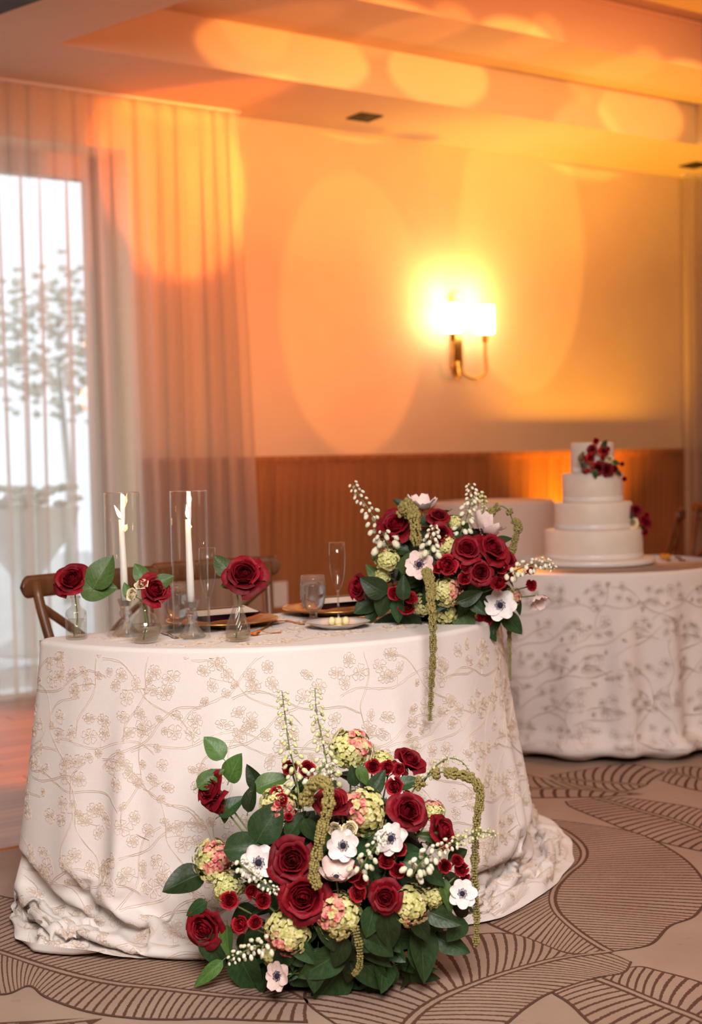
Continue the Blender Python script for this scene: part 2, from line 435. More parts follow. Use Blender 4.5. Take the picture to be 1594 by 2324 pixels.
# --- window wall with opening
wa1, _ = wall_az(300, 800)           # right side of the window opening
_, wz1 = wall_az(150, 325)           # lintel
wa0, WZ0 = wa1 - 2.9, .02
wl = MB(); TH = .34
rbox(wl, wa1, RA1, -TH, 0, 0, CEIL + 1); rbox(wl, RA0, wa0, -TH, 0, 0, CEIL + 1); rbox(wl, wa0, wa1, -TH, 0, wz1, CEIL + 1)
struct(wl.build('wall_back', M['wall'], smooth=False))
win = MB()
FW = .13
for (x0, x1, z0, z1) in ((wa1 - FW, wa1, WZ0, wz1), (wa0, wa0 + FW, WZ0, wz1), (wa0, wa1, wz1 - FW, wz1), (wa0, wa1, 0, .08), ((wa0 + wa1) / 2 - .05, (wa0 + wa1) / 2 + .05, 0, wz1)):
    rbox(win, x0, x1, -TH - .02, -TH + .07, z0, z1)
win_o = struct(win.build('window_1', M['frame'], smooth=False))
for x0, x1 in ((wa0 + FW, (wa0 + wa1) / 2 - .05), ((wa0 + wa1) / 2 + .05, wa1 - FW)):
    g = MB(); rbox(g, x0, x1, -TH + .02, -TH + .026, .08, wz1 - FW); g.build('pane', M['pane'], win_o, False)
# far walls of the hall
for nm, q in (('wall_left', [rm(RA0, 0), rm(RA0, RB1), rm(RA0, RB1, 4.4), rm(RA0, 0, 4.4)]), ('wall_right', [rm(RA1, 0), rm(RA1, 0, 4.4), rm(RA1, RB1, 4.4), rm(RA1, RB1)]),
              ('wall_front', [rm(RA0, RB1), rm(RA1, RB1), rm(RA1, RB1, 4.4), rm(RA0, RB1, 4.4)])):
    slab(nm, [q], M['wall'])
# --- wainscot of upright oak slats with a cap rail
ca0 = wa1 + .02
_, WH = wall_az(797, 1032)
pn = MB(); rbox(pn, ca0, RA1 - .01, 0, .012, .0, WH - .03)
pn_o = struct(pn.build('wall_wainscot', M['wains'], smooth=False))
sm_ = MB(); sm_.box((0, 0, (WH - .03) / 2 + .05), (.0585, .012, WH - .13)); slm = sm_.mesh('slat', M['wains'], False)
k = ca0
while k < 3.6:
    put('slat', slm, pn_o, Matrix.Translation(rm(k + .03, .017)) @ Matrix.Rotation(WANG, 4, 'Z')); k += .06
tr = MB(); rbox(tr, ca0, RA1 - .01, 0, .045, WH - .03, WH); rbox(tr, ca0, RA1 - .01, 0, .03, WH - .05, WH - .03)
struct(tr.build('trim_1', M['wains'], smooth=False))
bb = MB(); rbox(bb, ca0, RA1 - .01, 0, .028, 0, .10); struct(bb.build('baseboard_back', M['wains'], smooth=False))
# --- ceiling: low soffit round a two-step coffer
def ac(px, py, z):
    p = fl(px, py, z); return (p - WO).dot(WA), (p - WO).dot(WN)
c1 = ac(130, 100, CEIL); cl = ac(430, 0, CEIL); cr = ac(1581, 328, CEIL)
B1 = (c1[1] + cr[1]) / 2; sl = (cl[0] - c1[0]) / (cl[1] - c1[1])
CA0, CA1, CB1 = c1[0], cr[0], 9.0
la = lambda b, off=0: CA0 + off + sl * (b - B1)
ledge = .62; lo = .62
Z1, Z2 = CEIL + .26, CEIL + .55
def ring(a0f, a1, b0, b1, z):      # corners of a coffer opening
    return [rm(a0f(b0), b0, z), rm(a1, b0, z), rm(a1, b1, z), rm(a0f(b1), b1, z)]
R0 = [rm(RA0, 0, CEIL), rm(RA1, 0, CEIL), rm(RA1, RB1, CEIL), rm(RA0, RB1, CEIL)]
R1 = ring(la, CA1, B1, CB1, CEIL); R1u = ring(la, CA1, B1, CB1, Z1)
lb = lambda b: la(b, lo)
R2 = ring(lb, CA1 - lo, B1 + ledge, CB1 - ledge, Z1); R2u = ring(lb, CA1 - lo, B1 + ledge, CB1 - ledge, Z2)
Q = []
for A, B in ((R0, R1), (R1, R1u), (R1u, R2), (R2, R2u)):
    for i in range(4):
        j = (i + 1) % 4; Q.append([A[i], A[j], B[j], B[i]])
Q.append(R2u)
slab('ceiling', Q, M['ceiling'])
bd = MB()
for i in range(4):
    bd.tube([R2u[i] - Vector((0, 0, .02)), R2u[(i + 1) % 4] - Vector((0, 0, .02))], .018, 6)
struct(bd.build('trim_2', M['ceiling'], smooth=False))
# square recessed downlights in the soffit
for px, py, lab in ((828, 265, 'square black recessed downlight in the soffit above the wall sconce'), (1578, 374, 'square black recessed downlight in the soffit above the right curtain')):
    p = fl(px, py, CEIL)
    t = thing('recessed_downlight', lab, 'downlight', p - Vector((0, 0, .004)), WANG, 'soffit downlights')
    f = MB()
    for x, y, w, h in ((-.075, 0, .012, .162), (.075, 0, .012, .162), (0, -.075, .138, .012), (0, .075, .138, .012)): f.box((x, y, 0), (w, h, .007))
    f.build('frame', M['black'], t, False)
    f = MB(); f.box((0, 0, .002), (.14, .14, .003)); f.build('baffle', M['black'], t, False)
    f = MB(); f.lathe([(.0, -.004), (.03, -.004), (.034, .0)], 16); f.build('lens', M['black'], t)
# dark slot in the soffit beyond the coffer, edged with a pale trim
q0 = fl(0, 30, CEIL); q1 = fl(85, 0, CEIL); sd = (q1 - q0).normalized(); sn = Vector((-sd.y, sd.x, 0)); sn = sn if sn.y < 0 else -sn
t = thing('ceiling_slot', 'dark recessed slot with pale trim in the soffit corner above the window', 'air vent', q0 - Vector((0, 0, .003)), math.atan2(sd.y, sd.x))
sy = -1 if (Matrix.Rotation(math.atan2(sd.y, sd.x), 3, 'Z') @ Vector((0, 1, 0))).dot(sn) < 0 else 1
f = MB(); f.box((.3, sy * -.012, 0), (3.0, .024, .006)); f.build('trim_strip', M['ceiling'], t, False)
f = MB(); f.box((.3, sy * .15, 0), (3.0, .30, .004)); f.build('slot', M['black'], t, False)
# --- sheer curtains: pleated at a ceiling track, falling in soft waves
def curtain(name, label, a_r, a_l, seed, n_pl, z0=.015, mat='sheer', bmid=.10):
    rnd = random.Random(seed); z1 = CEIL - .012
    W_ = a_r - a_l; ph = [rnd.uniform(0, 6.28) for _ in range(8)]
    t = thing(name, label, 'curtain', rm((a_l + a_r) / 2, bmid, 0), 0)
    base = t.location
    jit = [rnd.uniform(-.42, .42) for _ in range(n_pl + 2)]
    def fn(u, v):
        z = lerp(z1, z0, v); x = u * n_pl
        k = int(x); x2 = x + lerp(jit[k], jit[k + 1], x - k)
        am = lerp(.016, .034, sm(v, 0, .5))
        top = math.exp(-v * 9)
        w = math.sin(2 * PI * x2); sharp = math.copysign(abs(w) ** .7, w)
        b = bmid + am * lerp(sharp, w, .5) + .02 * math.sin(u * 9 + ph[0]) * v + .012 * math.sin(x2 * PI + ph[1]) * v
        a = lerp(a_r + .05 * v * sm(u, .12, 0) + .02 * v, a_l, u) + .018 * math.sin(4 * PI * x2) * (1 - top) + .03 * math.sin(x * .9 + ph[2]) * v
        return rm(a, b, z) - base
    mb = MB(); mb.grid(fn, n_pl * 14, 26); mb.build('panel', M[mat], t)
    tk = MB()
    rbox(tk, a_l, a_r, bmid - .02, bmid + .02, CEIL - .012, CEIL - .0)
    tk.v = [tuple(Vector(p) - base) for p in tk.v]
    tk.build('track', M['white'], t, False)
    return t
ar, _ = wall_az(548, 400, .1); al = wa0 - .3
curtain('sheer_curtain', 'sheer ivory linen curtain with tall pleats hanging over the bright window', ar, al, 3, 31)
ar2, _ = wall_az(1552, 500, .1)
curtain('sheer_curtain', 'sheer ivory linen curtain at the far end of the wainscot beyond the cake', ar2 + 1.6, ar2, 9, 13)
# --- wall outlet
oa, oz = wall_az(632, 1348)
t = thing('outlet_plate', 'white wall outlet plate on the wainscot behind the dining chairs', 'outlet', rm(oa, .023, oz), WANG)
f = MB(); f.box((0, 0, 0), (.10, .008, .155)); f.build('plate', M['white'], t, False)
for dz in (-.03, .03):
    f = MB(); f.box((0, -.005, dz), (.045, .006, .04)); f.build('socket', M['white'], t, False)
# --- brass double sconce with lit glass shades
sa, sz = wall_az(1033, 770)
SCN = thing('wall_sconce', 'brass double wall sconce with two glowing glass cylinder shades', 'sconce', rm(sa, 0, sz), WANG)
f = MB(); f.box((0, -.012, .05), (.085, .024, .50)); f.build('backplate', M['brass'], SCN, False)
for sx in (-1, 1):
    x = sx * .135; y = -.15
    f = MB(); f.tube(spline([(0, -.02, -.15), (sx * .02, -.06, -.23), (sx * .075, -.12, -.265), (x, y, -.22), (x, y, -.1), (x, y, .0)], 24), .011, 8); arm = f.build('arm', M['brass'], SCN)
    f = MB(); f.lathe([(.0, -.03), (.02, -.028), (.02, .012), (.035, .015), (.035, .022), (0, .022)], 14, (x, y, 0)); f.build('socket_cup', M['brass'], arm)
    f = MB(); f.lathe([(.03, .022), (.062, .03), (.065, .05), (.065, .21), (.061, .21), (.061, .05), (.03, .03)], 22, (x, y, 0)); f.build('shade', M['shade'], SCN)
    q = SCN.location + Matrix.Rotation(WANG, 3, 'Z') @ Vector((x, y - .0, .30))
    light('POINT', 'sconce_bulb', q, 5.5, (1, .56, .18), shadow_soft_size=.05)
# --- amber uplight standing on the floor by the wainscot
ua, _ = wall_az(1282, 1100)
U = rm(ua, .24, 0)
t = thing('led_uplight', 'small black amber uplight standing on the floor behind the cake table', 'uplight', U, WANG)
f = MB(); f.lathe([(.0, .05), (.07, .05), (.085, .09), (.085, .19), (.075, .19), (.07, .17), (0, .17)], 20); f.build('body', M['black'], t)
f = MB(); f.box((-.1, 0, .07), (.012, .05, .14)); f.box((.1, 0, .07), (.012, .05, .14)); f.box((0, 0, .006), (.212, .05, .012)); f.build('yoke', M['black'], t, False)
f = MB(); f.lathe([(0, .172), (.068, .172), (.07, .18), (0, .182)], 20); f.build('lens', emis('amber_lens', (1, .5, .05, 1), 30), t)
light('SPOT', 'uplight_beam', U + Vector((0, 0, .2)), 520, (1, .40, .015), rm(ua + .2, .05, 3.2), spot_size=1.5, spot_blend=.9, shadow_soft_size=.06)
# --- what stands outside the window
ext = slab('ground_outside', [[rm(-12, -.4, -.15), rm(4, -.4, -.15), rm(4, -14, -.15), rm(-12, -14, -.15)]], simple('terrace_stone', (.6, .6, .58, 1), (.5, .5, .5, 1), .8, 4))
leafy = simple('garden_leaf', (.42, .45, .40, 1), (.52, .54, .48, 1), .7, 3, objrand=.2)  # leaf colour paled: overexposed, hazy daylight is put into it
rnd = random.Random(5)
for i, (a, b, h, r, lab) in enumerate(((.5, -6.0, 2.5, .95, 'grey green garden tree blurred behind the sheer curtain'), (-.7, -7.5, 2.6, 1.0, 'second garden tree further along outside the window'))):
    t = thing('garden_tree', lab, 'tree', rm(a, b, -.15), 0, 'trees outside the window')
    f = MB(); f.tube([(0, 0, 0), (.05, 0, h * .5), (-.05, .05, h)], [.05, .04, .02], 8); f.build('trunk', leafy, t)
    f = MB()
    for k in range(420):
        d = Vector((rnd.gauss(0, 1), rnd.gauss(0, 1), rnd.gauss(0, .8))).normalized() * r * rnd.uniform(.4, 1)
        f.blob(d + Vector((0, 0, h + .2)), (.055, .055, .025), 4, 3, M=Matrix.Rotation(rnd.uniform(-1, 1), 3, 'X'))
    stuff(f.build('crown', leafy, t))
t = thing('garden_urn', 'grey stone urn planter standing outside the window', 'planter', rm(-1.45, -1.9, -.05))
f = MB(); f.lathe([(0, 0), (.22, 0), (.22, .06), (.1, .12), (.08, .5), (.14, .6), (.34, .86), (.38, 1.02), (.34, 1.02), (.0, .95)], 24)
f.build('bowl', simple('urn_stone', (.62, .62, .62, 1), (.55, .55, .55, 1), .9, 9), t)
f = MB()
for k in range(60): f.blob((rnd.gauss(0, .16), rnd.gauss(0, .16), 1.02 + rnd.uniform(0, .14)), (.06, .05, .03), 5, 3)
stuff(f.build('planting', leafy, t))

# ================================================================== cloth-covered tables
def linen(name, c1, c2):
    t = NT(name); v = t.coord('Object'); a = t.noise(60, t.coord('Object', (1, 1, 14)), 3); b = t.noise(60, t.coord('Object', (10, 10, 1)), 3); c = t.noise(5, v, 3)
    w = t.math('ADD', t.math('MULTIPLY', a, .5), t.math('MULTIPLY', b, .5))
    t.set(col=t.mix(t.ramp(t.math('ADD', t.math('MULTIPLY', w, .6), t.math('MULTIPLY', c, .4)), .35, .65), c1, c2), Roughness=.85)
    t.b.inputs['Specular IOR Level'].default_value = .2; t.b.inputs['Sheen Weight'].default_value = .15
    t.bump(t.noise(900, v, 2), .12, .001); return t.mat
M['linen'] = linen('ivory_linen', (.80, .725, .69, 1), (.74, .66, .62, 1))
M['cord'] = simple('tan_embroidery_cord', (.70, .545, .42, 1), (.75, .60, .48, 1), .7, 200)
M['cord2'] = simple('taupe_embroidery_cord', (.69, .55, .45, 1), (.73, .60, .50, 1), .7, 200)
M['pine'] = wood_mat('table_plywood', (.35, .22, .12, 1), (.42, .28, .16, 1), .6, 'x')
def embroider(mb, surf, s0, s1, h0, h1, seed, cell=.122, rad=.00085, cl=1.0, sub=1):
    """corded blossom sprays laid on a surface; surf(s,h) gives the point"""
    rnd = random.Random(seed)
    def cord(pts, r=rad):
        q = [surf(x, y) for x, y in pts if s0 <= x <= s1 and h0 <= y <= h1]
        if len(q) > 1: mb.tube(q, r, 3, cap=False)
    def blossom(x, y, r, rot):
        n = rnd.choice((5, 6, 7))
        sq = rnd.uniform(.6, 1); sa = rnd.uniform(0, 3)
        def T(a, d):
            px, py = d * math.cos(a), d * math.sin(a)
            u = px * math.cos(sa) + py * math.sin(sa); w = (-px * math.sin(sa) + py * math.cos(sa)) * sq
            return x + u * math.cos(sa) - w * math.sin(sa), y + u * math.sin(sa) + w * math.cos(sa)
        for k in range(n):
            a = rot + 2 * PI * k / n; L = r * rnd.uniform(.8, 1.15); wd = 2.5 / n
            cord([T(a + wd * f * 1.05, L * d) for f, d in ((0, .12), (-.55, .45), (-.95, .78), (-.6, 1.0), (0, .95), (.6, 1.02), (.95, .78), (.5, .42), (0, .12))][::sub] + ([T(a, .12 * L)] if sub > 1 else []))
            if sub == 1:
                cord([T(a, .15 * L), T(a + .1, .62 * L)], rad * .9); cord([T(a + .25, .15 * L), T(a + .3, .5 * L)], rad * .8)
    ni = int((s1 - s0) / cell); nj = max(1, int((h1 - h0) / (cell * .95)))
    for i in range(ni):
        for j in range(nj):
            x = s0 + (i + .5 + (.25 if j % 2 else -.25)) * (s1 - s0) / ni + rnd.uniform(-.02, .02); y = h0 + (j + .5) * (h1 - h0) / nj + rnd.uniform(-.02, .02)
            a0 = rnd.uniform(0, 6.28)
            for k in range(rnd.choice((3, 4, 5, 5))):
                a = rnd.uniform(0, 6.28); blossom(x + .032 * math.cos(a0 + k * 1.7), y + .03 * math.sin(a0 + k * 1.7), rnd.uniform(.017, .025) * cl, a)
            sg = 1 if rnd.random() < .75 else -1
            tl = rnd.uniform(-.9, 1.1); tx, ty = math.cos(tl), math.sin(tl)
            pts = [(x - sg * .12, y + .105), (x - sg * .08, y + .075), (x - sg * .03, y + .066), (x + sg * .03, y + .05), (x + sg * .075, y + .01), (x + sg * .13, y - .02), (x + sg * .19, y - .012)]
            pts = [(x + (a - x) * tx + (b - y) * ty, y - (a - x) * ty * .8 + (b - y) * tx) for a, b in pts]
            P = [(p.x, p.y) for p in spline([(a, b, 0) for a, b in pts], 20 // sub)]
            cord(P, rad * .9); cord([(a + .002, b + .0042 + .0015 * math.sin(a * 160)) for a, b in P], rad * .8)
            tw = P[len(P) // 2]
            cord([tw, (lerp(tw[0], x, .3) + .008, lerp(tw[1], y, .4)), (x, y + .012)], rad * 1.1)
            e = P[-1]
            if rnd.random() < .8: blossom(e[0] + sg * .012, e[1] - .012, .013 * cl, rnd.uniform(0, 6))
            if rnd.random() < .6: blossom(P[len(P) * 2 // 3][0] + .012, P[len(P) * 2 // 3][1] + .026, .012 * cl, rnd.uniform(0, 6))
# half-moon table: straight side parallel to the curtain wall, round side to the room
TM = Vector((-.30, 4.275, 0)); TR = .75; TW = Vector((.79, .613, 0)); TNv = Vector((.613, -.79, 0)); TZ = .762
def moon_path(n):
    """points and outward normals round the half-moon top, equally spaced; starts at the middle of the straight side, runs over the near-left corner"""
    rc = .06; P = []
    def add(p, nn): P.append((p, nn))
    st = TR - rc
    K = 400
    for i in range(K): add((-st * i / K, 0), (0, -1))
    for i in range(80):
        a = -PI / 2 - (PI / 2) * i / 80 * .93
        add((-st + rc * math.cos(a), rc + rc * math.sin(a)), (math.cos(a), math.sin(a)))
    for i in range(1200):
        a = PI - .085 - (PI - .17) * i / 1200
        add((TR * math.cos(a), TR * math.sin(a)), (math.cos(a), math.sin(a)))
    for i in range(80):
        a = .93 * -0.0 - (PI / 2) * i / 80
        add((st + rc * math.cos(a), rc + rc * math.sin(a)), (math.cos(a), math.sin(a)))
    for i in range(K): add((st - st * i / K, 0), (0, -1))
    L = [0]
    for k in range(1, len(P)): L.append(L[-1] + math.hypot(P[k][0][0] - P[k - 1][0][0], P[k][0][1] - P[k - 1][0][1]))
    tot = L[-1] + math.hypot(P[0][0][0] - P[-1][0][0], P[0][0][1] - P[-1][0][1])
    X = np.array([p[0] for p in P]); Nn = np.array([p[1] for p in P]); Ls = np.array(L)
    q = np.arange(n) / n * tot
    out = []
    for j in q:
        x = np.interp(j, Ls, X[:, 0]); y = np.interp(j, Ls, X[:, 1]); nx = np.interp(j, Ls, Nn[:, 0]); ny = np.interp(j, Ls, Nn[:, 1])
        l = math.hypot(nx, ny); out.append((x, y, nx / l, ny / l))
    return out, tot
MOON, MOONL = moon_path(1600)
def moon_at(s):
    """world point and normal on the top edge at arc length s"""
    k = (s / MOONL % 1) * 1600; i = int(k); f = k - i; a = MOON[i % 1600]; b = MOON[(i + 1) % 1600]
    x, y, nx, ny = (lerp(a[j], b[j], f) for j in range(4))
    return TM + TW * x + TNv * y, (TW * nx + TNv * ny).normalized()
FOLDS = [(.95, .05, .5), (1.10, .035, .9), (1.36, .032, 1.0), (1.62, .05, .55), (1.83, .035, .95), (2.08, .05, .5), (2.30, .04, .8), (2.47, .035, .9), (2.62, .03, 1.0), (2.80, .03, 1.1), (2.96, .03, 1.0), (3.1, .03, .9)]
def fold(s):
    w = 0
    for c, wd, am in FOLDS:
        d = (s - c) / wd
        w += am * (math.exp(-d * d) - .55 * math.exp(-((d - 1.6) / 1.1) ** 2) - .2 * math.exp(-((d + 1.8) / 1.3) ** 2))
    return w + .25 * math.sin(s * 9.1) + .12 * math.sin(s * 17.3 + 1)
def cloth_pt(s, h):
    """tablecloth surface hanging from the rim: s along the edge, h metres of cloth below it"""
    p, n = moon_at(s)
    r = .014
    if h < r * 1.57:
        a = h / r; off = r * math.sin(a) - r * .4; z = TZ + .004 - r * (1 - math.cos(a))
    else:
        off = r * .6; z = TZ + .004 - r - (h - r * 1.57)
    t = max(0, h - .02) / .74
    off += .09 * t ** 1.15 + .032 * sm(t, .02, .9) * fold(s)
    t2 = Vector((n.y, -n.x, 0))
    return p + n * off + t2 * (.012 * t * math.sin(s * 11)) + Vector((0, 0, z))

CS0, CS1, CNS, CH0, CNR = .30, MOONL - .30, 180, .55, 27
def hem_len(s):
    return TZ + .29 + .05 * math.sin(s * 3.1) + .03 * math.sin(s * 7.7) + .20 * math.exp(-((s - 2.95) / .2) ** 2) + .13 * math.exp(-((s - 1.35) / .3) ** 2)
def drape_hem():
    # the cloth is longer than the table is high: its end folds up on the floor
    n = CNS + 1
    v = [tuple(cloth_pt(lerp(CS0, CS1, i / CNS), lerp(CH0, hem_len(lerp(CS0, CS1, i / CNS)), j / CNR))) for j in range(CNR + 1) for i in range(n)]
    f = [(j * n + i, j * n + i + 1, (j + 1) * n + i + 1, (j + 1) * n + i) for j in range(CNR) for i in range(CNS)]
    def mk(nm, v, f):
        me = bpy.data.meshes.new(nm); me.from_pydata(v, [], f); o = bpy.data.objects.new(nm, me); COL.objects.link(o); return o
    o = mk('hem', v, f)
    o.vertex_groups.new(name='pin').add(list(range(3 * n)), 1.0, 'REPLACE')
    fo = mk('support', [(-4, 0, 0), (4, 0, 0), (4, 8, 0), (-4, 8, 0)], [(0, 1, 2, 3)])
    fo.modifiers.new('col', 'COLLISION'); fo.collision.thickness_outer = .006; fo.collision.cloth_friction = 12
    fo.location.z = min(p[2] for p in v) - .02; fo.keyframe_insert('location', frame=1)
    fo.location.z = 0; fo.keyframe_insert('location', frame=46)
    dv, df, m = [], [], 160
    for z in (-.5, .0, .3, .6):
        for i in range(m):
            p, nn = moon_at(MOONL * i / m); t = max(0, TZ - z) / .74; q = p + nn * (-.05 + .085 * min(t, 1) ** 1.15); dv.append((q.x, q.y, z))
    for j in range(3):
        for i in range(m):
            i2 = (i + 1) % m; df.append((j * m + i, j * m + i2, (j + 1) * m + i2, (j + 1) * m + i))
    do = mk('drum', dv, df); do.modifiers.new('col', 'COLLISION'); do.collision.thickness_outer = .004
    md = o.modifiers.new('cloth', 'CLOTH'); cs = md.settings; cs.quality = 5; cs.mass = .25
    cs.tension_stiffness = cs.compression_stiffness = 20; cs.shear_stiffness = 8; cs.bending_stiffness = 1.6; cs.air_damping = 2
    cs.vertex_group_mass = 'pin'; cs.pin_stiffness = 1
    cc = md.collision_settings; cc.collision_quality = 2; cc.distance_min = .004; cc.use_self_collision = True; cc.self_distance_min = .004; cc.self_friction = 6
    SC.frame_start = 1; SC.frame_end = 72; md.point_cache.frame_end = 72
    for fr in range(1, 73): SC.frame_set(fr)
    e = o.evaluated_get(bpy.context.evaluated_depsgraph_get()).to_mesh()
    a = np.zeros(len(e.vertices) * 3, np.float32); e.vertices.foreach_get('co', a)
    for q in (o, fo, do): bpy.data.objects.remove(q)
    SC.frame_set(1)
    return a.reshape(CNR + 1, n, 3).astype(float)
PUDDLE = drape_hem()
HTOP = [0, .004, .009, .014, .019, .024, .05] + [.05 + (CH0 - .05) * k / 14 for k in range(1, 14)]
up = np.array([[tuple(cloth_pt(lerp(CS0, CS1, i / CNS), h)) for i in range(CNS + 1)] for h in HTOP])
G = np.concatenate([up, PUDDLE], 0)
HH = np.array(HTOP + [lerp(CH0, 1.04, k / CNR) for k in range(CNR + 1)])
def upsample(G):
    def up1(A):
        P = np.concatenate([2 * A[:1] - A[1:2], A, 2 * A[-1:] - A[-2:-1]], 0)
        mid = (-P[:-3] + 9 * P[1:-2] + 9 * P[2:-1] - P[3:]) / 16
        out = np.empty((2 * len(A) - 1,) + A.shape[1:]); out[0::2] = A; out[1::2] = mid; return out
    return up1(up1(G).swapaxes(0, 1)).swapaxes(0, 1)
GF = upsample(G); HF = np.interp(np.arange(2 * len(HH) - 1) / 2, np.arange(len(HH)), HH)
NRr, NC = GF.shape[:2]
def mesh_from_grid(name, G, mat, extra=None):
    R, C = G.shape[:2]; V = G.reshape(-1, 3)
    i = np.arange(R * C).reshape(R, C)
    F = np.stack([i[:-1, :-1], i[1:, :-1], i[1:, 1:], i[:-1, 1:]], -1).reshape(-1, 4)
    me = bpy.data.meshes.new(name); me.from_pydata(V.tolist(), [], F.tolist()); me.materials.append(mat)
    me.polygons.foreach_set('use_smooth', [True] * len(me.polygons)); return me
# normals of the fine grid, for laying the cords on it
du = np.gradient(GF, axis=1); dv = np.gradient(GF, axis=0)
NF = np.cross(du, dv); NF /= np.linalg.norm(NF, axis=2, keepdims=True) + 1e-12
mid = NRr // 4
cen = np.array([TM.x, TM.y, 0.5])
if (NF[10:60] * (GF[10:60] - cen)).sum() < 0: NF = -NF
def cloth_surf(s, h):
    c = (s - CS0) / (CS1 - CS0) * (NC - 1); r = float(np.interp(h, HF, np.arange(NRr)))
    i = min(int(c), NC - 2); j = min(int(r), NRr - 2); a, b = c - i, r - j
    w = ((1 - a) * (1 - b), a * (1 - b), (1 - a) * b, a * b)
    p = GF[j, i] * w[0] + GF[j, i + 1] * w[1] + GF[j + 1, i] * w[2] + GF[j + 1, i + 1] * w[3]
    return Vector(p + NF[j, i] * .0006)
TABLE = thing('half_moon_table', 'half-moon sweetheart table hidden beneath the long embroidered white cloth', 'table', TM, math.atan2(TW.y, TW.x))
mb = MB(); poly = [(TR * .985 * math.cos(-PI * k / 40), TR * .985 * math.sin(-PI * k / 40)) for k in range(41)]; poly.reverse()
mb.prism(poly, TZ - .022, TZ - .002); mb.build('tabletop', M['pine'], TABLE, False)
for x, y in ((-.6, -.06), (.6, -.06), (-.28, -.55), (.28, -.55)):
    mb = MB(); mb.tube([(x, y, 0), (x, y, TZ - .02)], .014, 10); mb.build('leg', M['steel'], TABLE)
CLOTH = tag(put('tablecloth', mesh_from_grid('tablecloth', GF, M['linen'])), 'white linen cloth with tan blossom embroidery puddling around the sweetheart table', 'tablecloth')
# top panel and the plain fall along the straight side
tp = MB(); NT_ = 200
loop = [tuple(cloth_pt(MOONL * k / NT_, 0)) for k in range(NT_)]
c0 = TM + TNv * .32 + Vector((0, 0, TZ + .004))
for rr in (1, .66, .33):
    for p in loop:
        q = Vector(p).lerp(c0, 1 - rr); tp.v.append((q.x, q.y, TZ + .004))
for j in range(2):
    for i in range(NT_):
        i2 = (i + 1) % NT_; tp.face((j * NT_ + i, (j + 1) * NT_ + i, (j + 1) * NT_ + i2, j * NT_ + i2))
k0 = tp.vert(c0)
for i in range(NT_): tp.face((2 * NT_ + i, k0, 2 * NT_ + (i + 1) % NT_))
tp.build('top_panel', M['linen'], CLOTH)
tp = MB(); tp.grid(lambda u, v: cloth_pt(lerp(CS1, CS0 + MOONL, u), lerp(0, .757, v)), 30, 14); tp.build('back_panel', M['linen'], CLOTH)
em = MB(); embroider(em, cloth_surf, CS0 + .25, CS1 - .2, .03, 1.03, 4)
def top_surf(s, h):
    x, y = s - .75, max(h, .015); r = math.hypot(x, y); k = min(1, .715 / max(r, 1e-6))
    return TM + TW * x * k + TNv * y * k + Vector((0, 0, TZ + .0045))
embroider(em, top_surf, .12, 1.38, .05, .62, 8)
stuff(em.build('embroidery', M['cord'], CLOTH))
# ------------------------------------------------------------------ round cake table
def round_cloth(name, label, C, R, ztop, seed, nf, amp, flare, hem=.0, emb=None, fl_=None):
    rnd = random.Random(seed); ph = [rnd.uniform(0, 6.28) for _ in range(6)]
    def pt(a, h):
        r = .014; tot = ztop
        if h < r * 1.57:
            q = h / r; off = r * math.sin(q); z = ztop - r * (1 - math.cos(q))
        else: off = r; z = ztop - r - (h - r * 1.57)
        t = h / tot
        w = math.sin(nf * a + .9 * math.sin(2 * a + ph[0]) + ph[1]) + .5 * math.sin(nf * 1.7 * a // 1 * 0 + (nf + 3) * a + ph[2])
        w = math.copysign(abs(w) ** .8, w)
        off += flare * t + amp * sm(t, .03, .6) * w
        low = sm(t, .86, 1.0)
        off += hem * math.sin(PI * low) * (1 + .4 * math.sin(7 * a + ph[3])) - hem * .9 * sm(t, .96, 1.0)
        z = max(z, .004 + .02 * (1 + math.sin(9 * a + ph[4])) * low * (hem > 0) * .6)
        return Vector((C.x + (R + off) * math.cos(a), C.y + (R + off) * math.sin(a), z))
    mb = MB(); NH = 34
    hs = [0, .005, .01, .016, .022] + [.022 + (ztop - .022) * k / (NH - 4) for k in range(1, NH - 3)]
    mb.grid(lambda u, v: pt(-2 * PI * u, hs[round(v * NH)]), 220, NH, cu=True)
    b = len(mb.v); mb.v.append((C.x, C.y, ztop))
    for i in range(220): mb.face((i, (i + 1) % 220, b))
    o = tag(mb.build(name, emb or M['linen']), label, 'tablecloth')
    return o, pt
def round_table(name, label, C, R, zt):
    t = thing(name, label, 'table', (C.x, C.y, 0))
    f = MB(); f.lathe([(0, zt - .03), (R * .99, zt - .03), (R * .99, zt - .004), (0, zt - .004)], 48); f.build('tabletop', M['pine'], t, False)
    f = MB(); f.tube([(0, 0, .02), (0, 0, zt - .02)], .03, 12); f.build('column', M['steel'], t)
    f = MB(); f.lathe([(0, 0), (R * .62, 0), (R * .62, .012), (.04, .04), (0, .04)], 32); f.build('base', M['steel'], t)
CK = dp(1350, 1280, 6.05)
round_table('cake_table', 'round table under the floor-length embroidered cloth that carries the cake', CK, .545, TZ)
cc, cpt = round_cloth('tablecloth', 'blush white embroidered cloth falling in folds around the cake table', CK, .545, TZ + .004, 11, 17, .025, .05, .05)
em = MB(); embroider(em, lambda s, h: cpt(s / .6, h) + Vector((math.cos(s / .6), math.sin(s / .6), 0)) * .002, -2.45, .25, .03, .74, 21, .135, .001, 1.2, 2)
stuff(em.build('embroidery', M['cord2'], cc))
CT = dp(1122, 1136, 7.9)
M['plain'] = linen('plain_white_linen', (.76, .69, .63, 1), (.72, .65, .59, 1))
round_table('cocktail_table', 'tall cocktail table under a plain white cloth by the wainscot', CT, .33, CT.z - .004)
round_cloth('tablecloth', 'plain white cloth over the tall cocktail table by the wainscot', CT, .33, CT.z, 5, 9, .012, .03, .0, M['plain'])
